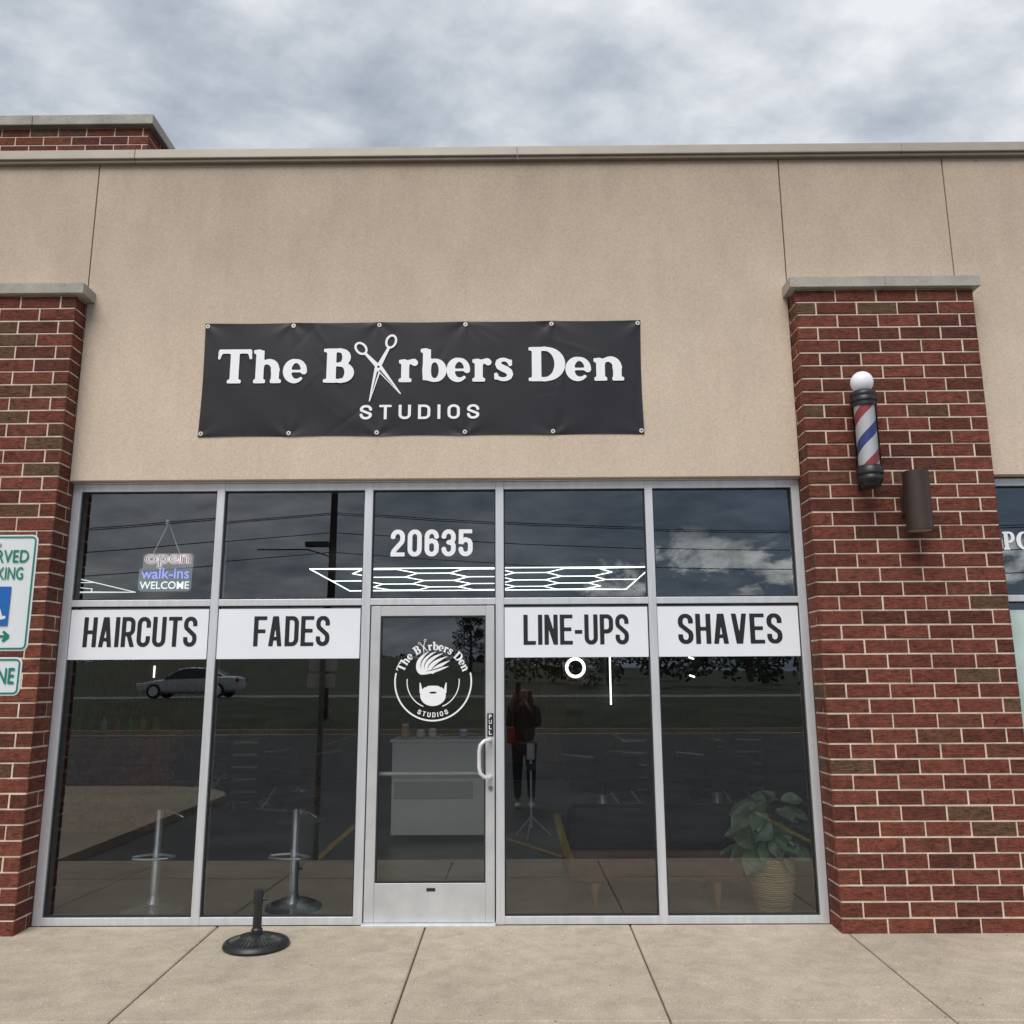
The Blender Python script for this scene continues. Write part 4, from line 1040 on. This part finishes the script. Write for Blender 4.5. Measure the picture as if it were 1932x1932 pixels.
for s in (-1, 1):
    addc(0, [(s*.09, 0, .86), (s*.1, .01, .5), (s*.1, -.02, .09), (s*.105, .1, .04)], [.085, .055, .038, .03])
    wr = addc(3, [(s*.18, 0, 1.4), (s*.21, .1, 1.16), (s*.09-.09, .30, 1.52 if s > 0 else 1.5)], [.055, .042, .028])
    bx = s*.045-.09
    pm = addc(wr, [(bx, .37, 1.60 if s > 0 else 1.58)], [.03])
    for q in range(4):
        zq = 1.66-q*.022 if s > 0 else 1.64-q*.022
        addc(pm, [(bx+s*.006, .40, zq), (bx-s*.012, .425, zq+.006), (bx-s*.026, .422, zq+.004)], [.009, .0085, .007])
    addc(pm, [(bx-s*.012, .385, 1.585), (bx-s*.03, .40, 1.60)], [.011, .009])
skin('body', [hp(*p) for p in body], Ed, Rb, SK, pe)
jk = [(0, 0, .88), (0, 0, 1.1), (0, -.01, 1.3), (0, 0, 1.43)]; Rj = [(.185, .14), (.165, .125), (.185, .13), (.11, .09)]; Ej = [(0, 1), (1, 2), (2, 3)]
for s in (-1, 1):
    o_ = len(jk); jk += [(s*.185, 0, 1.4), (s*.21, .1, 1.16), (s*.09-.09, .27, 1.49)]; Rj += [.075, .06, .045]; Ej += [(3, o_), (o_, o_+1), (o_+1, o_+2)]
skin('jacket', [hp(*p) for p in jk], Ej, Rj, JK, pe)
jn = [(0, 0, .93)]; Rn = [(.165, .125)]; En = []
for s in (-1, 1):
    o_ = len(jn); jn += [(s*.095, 0, .84), (s*.1, .01, .5), (s*.1, -.015, .12)]; Rn += [.1, .075, .058]; En += [(0, o_), (o_, o_+1), (o_+1, o_+2)]
skin('trousers', [hp(*p) for p in jn], En, Rn, JN, pe)
for s in (-1, 1): skin('shoe', [hp(s*.1, -.06, .045), hp(s*.1, .03, .05), hp(s*.108, .16, .035)], [(0, 1), (1, 2)], [.042, .045, .034], VWHITE, pe)
hr = [(0, -.02, 1.74), (0, -.065, 1.66), (0, -.08, 1.5), (0, -.08, 1.3), (-.085, 0, 1.66), (-.11, .0, 1.45), (.085, 0, 1.66), (.11, 0, 1.45)]
skin('hair', [hp(*p) for p in hr], [(0, 1), (1, 2), (2, 3), (0, 4), (4, 5), (0, 6), (6, 7)], [(.095, .085), (.1, .06), (.11, .05), (.06, .03), .035, .045, .035, .045], HR, pe)
for s in (-1, 1): f_ = MB(); f_.ball(hp(s*.03, .108, 1.64), .012, 10); f_.build('eye', M('eye', (.1, .07, .05), .2), pe, smooth=True)
f_ = MB(); f_.ball(hp(0, .122, 1.605), (.012, .02, .022), 10); f_.build('nose', SK, pe, smooth=True)
f_ = MB(); f_.ball(hp(0, .108, 1.565), (.024, .008, .007), 10); f_.build('mouth', M('lips', (.4, .14, .12), .5), pe, smooth=True)
ph = empty('phone', (.044, -6.37, 1.43), 'black smartphone held upright in both hands', 'phone')
f_ = MB(); f_.box(.008, .084, -6.378, -6.37, 1.47, 1.635); f_.build('phone_case', BLACKP, ph, bevel=.003)
f_ = MB(); f_.tube([(.03, -6.37, 1.61), (.03, -6.366, 1.61)], .008, 12); f_.build('phone_lens', CG, ph)
bg = empty('handbag', (-.08, -6.72, .68), 'small red shoulder bag hanging at hip', 'bag')
f_ = MB(); f_.box(-.12, .0, -6.72, -6.62, .76, .98); f_.build('bag_body', M('red_leather', (.5, .04, .035), .5), bg, bevel=.02)
f_ = MB(); f_.tube([(-.11, -6.67, .97), (-.06, -6.66, 1.15), (0, -6.7, 1.36)], .006, 6); f_.build('bag_strap', LEATHER, bg)

# ------------------------------------------------------------------ light, sky, camera
wd = bpy.data.worlds.new('World'); scene.world = wd; wd.use_nodes = True
nt = wd.node_tree; nt.nodes.clear()
out = N(nt, 'ShaderNodeOutputWorld')
sky = N(nt, 'ShaderNodeTexSky', sky_type='NISHITA'); sky.sun_disc = False
SE, SR = math.radians(52), math.radians(195)
sky.sun_elevation = SE; sky.sun_rotation = SR
b1 = N(nt, 'ShaderNodeBackground'); b1.inputs[1].default_value = .1; nt.links.new(sky.outputs[0], b1.inputs[0])
tc = N(nt, 'ShaderNodeTexCoord'); sp = N(nt, 'ShaderNodeSeparateXYZ'); nt.links.new(tc.outputs['Generated'], sp.inputs[0])
za = mathn(nt, 'ADD', mathn(nt, 'MAXIMUM', sp.outputs['Z'], 0.0), .25)
cb = N(nt, 'ShaderNodeCombineXYZ'); nt.links.new(mathn(nt, 'DIVIDE', sp.outputs['X'], za), cb.inputs[0]); nt.links.new(mathn(nt, 'DIVIDE', sp.outputs['Y'], za), cb.inputs[1])
mp = N(nt, 'ShaderNodeMapping'); mp.inputs['Rotation'].default_value = (0, 0, math.radians(-40)); mp.inputs['Scale'].default_value = (1.05, 1.3, 1); mp.inputs['Location'].default_value = (7.1, 2.3, 0)
nt.links.new(cb.outputs[0], mp.inputs[0])
n1 = noise(nt, mp.outputs[0], 6.2, 7, .55, .1); n2 = noise(nt, mp.outputs[0], 2.2, 3, .5)
mm = mathn(nt, 'ADD', mathn(nt, 'MULTIPLY', n2, .52), mathn(nt, 'MULTIPLY', n1, .60))
mm = mathn(nt, 'ADD', mm, mathn(nt, 'MULTIPLY', sp.outputs['X'], .07))
cl = ramp(nt, mm, [(.40, (.34, .385, .455)), (.50, (.46, .505, .57)), (.59, (.61, .645, .695)), (.70, (.80, .82, .85))])
mp2 = N(nt, 'ShaderNodeMapping'); mp2.inputs['Scale'].default_value = (1, 1, 1.7); mp2.inputs['Location'].default_value = (.35, 0, .1); nt.links.new(tc.outputs['Generated'], mp2.inputs[0])
pn = noise(nt, mp2.outputs[0], 9.0, 8, .6, .25)
band = ramp(nt, sp.outputs['Z'], [(.07, 0.0), (.11, 1.0), (.14, .8), (.185, 0.0)])
east = ramp(nt, mathn(nt, 'MULTIPLY_ADD', sp.outputs['X'], 1.0, .5), [(.45, 0.0), (.62, 1.0)])
south = ramp(nt, mathn(nt, 'MULTIPLY', sp.outputs['Y'], -1.0), [(.1, 0.0), (.4, 1.0)])
mk_ = mul(nt, mul(nt, band, east), south)
pv_ = mathn(nt, 'ADD', pn, mathn(nt, 'MULTIPLY', mk_, .16))
puff = ramp(nt, pv_, [(.62, 0.0), (.68, 1.0)])
dcol = ramp(nt, mathn(nt, 'MULTIPLY_ADD', sp.outputs['X'], 1.0, .5), [(.15, (1.0, .98, .95)), (.5, (.72, .77, .84)), (.85, (.50, .62, .78))])
dk_ = N(nt, 'ShaderNodeMixRGB', blend_type='MULTIPLY'); nt.links.new(south, dk_.inputs[0]); nt.links.new(cl, dk_.inputs[1]); nt.links.new(dcol, dk_.inputs[2])
mxp = N(nt, 'ShaderNodeMixRGB'); nt.links.new(mul(nt, mul(nt, puff, band), south), mxp.inputs[0]); nt.links.new(dk_.outputs[0], mxp.inputs[1])
pn2 = noise(nt, mp2.outputs[0], 26.0, 5, .6)
pc = ramp(nt, mathn(nt, 'ADD', mathn(nt, 'MULTIPLY', pn, .6), mathn(nt, 'MULTIPLY', pn2, .4)), [(.40, (.8, .84, .9)), (.62, (1.0, 1.0, 1.0))])
pc2 = N(nt, 'ShaderNodeMixRGB', blend_type='MULTIPLY'); pc2.inputs[0].default_value = 1; nt.links.new(pc, pc2.inputs[1]); pc2.inputs[2].default_value = (2.6, 2.6, 2.5, 1)
pc3 = N(nt, 'ShaderNodeMixRGB', blend_type='MULTIPLY'); pc3.inputs[0].default_value = 1; nt.links.new(pc2.outputs[0], pc3.inputs[1]); nt.links.new(ramp(nt, pn2, [(.35, .5), (.6, 1.0)]), pc3.inputs[2]); nt.links.new(pc3.outputs[0], mxp.inputs[2])
b2 = N(nt, 'ShaderNodeBackground'); b2.inputs[1].default_value = 1.1; nt.links.new(mxp.outputs[0], b2.inputs[0])
ms = N(nt, 'ShaderNodeMixShader'); ms.inputs[0].default_value = .94
nt.links.new(b1.outputs[0], ms.inputs[1]); nt.links.new(b2.outputs[0], ms.inputs[2]); nt.links.new(ms.outputs[0], out.inputs[0])
sl_ = bpy.data.lights.new('sun', 'SUN'); sl_.energy = 2.7; sl_.angle = math.radians(40); sl_.color = (1, .965, .91)
so = bpy.data.objects.new('sun', sl_); COL.objects.link(so)
dirv = Vector((math.sin(math.radians(195))*math.cos(SE), math.cos(math.radians(195))*math.cos(SE), math.sin(SE)))
so.rotation_euler = dirv.to_track_quat('Z', 'Y').to_euler(); so.location = (0, -10, 20)

cd = bpy.data.cameras.new('camera'); co = bpy.data.objects.new('camera', cd); COL.objects.link(co)
cd.sensor_width = 36; cd.lens = 1630/1932*36; cd.clip_end = 2000; cd.clip_start = .05
R = Matrix.Rotation(math.radians(.38), 4, 'Z') @ Matrix.Rotation(math.radians(90+11.25), 4, 'X') @ Matrix.Rotation(math.radians(-.3), 4, 'Z')
co.matrix_world = Matrix.Translation((.044, -6.32, 1.61)) @ R
scene.camera = co
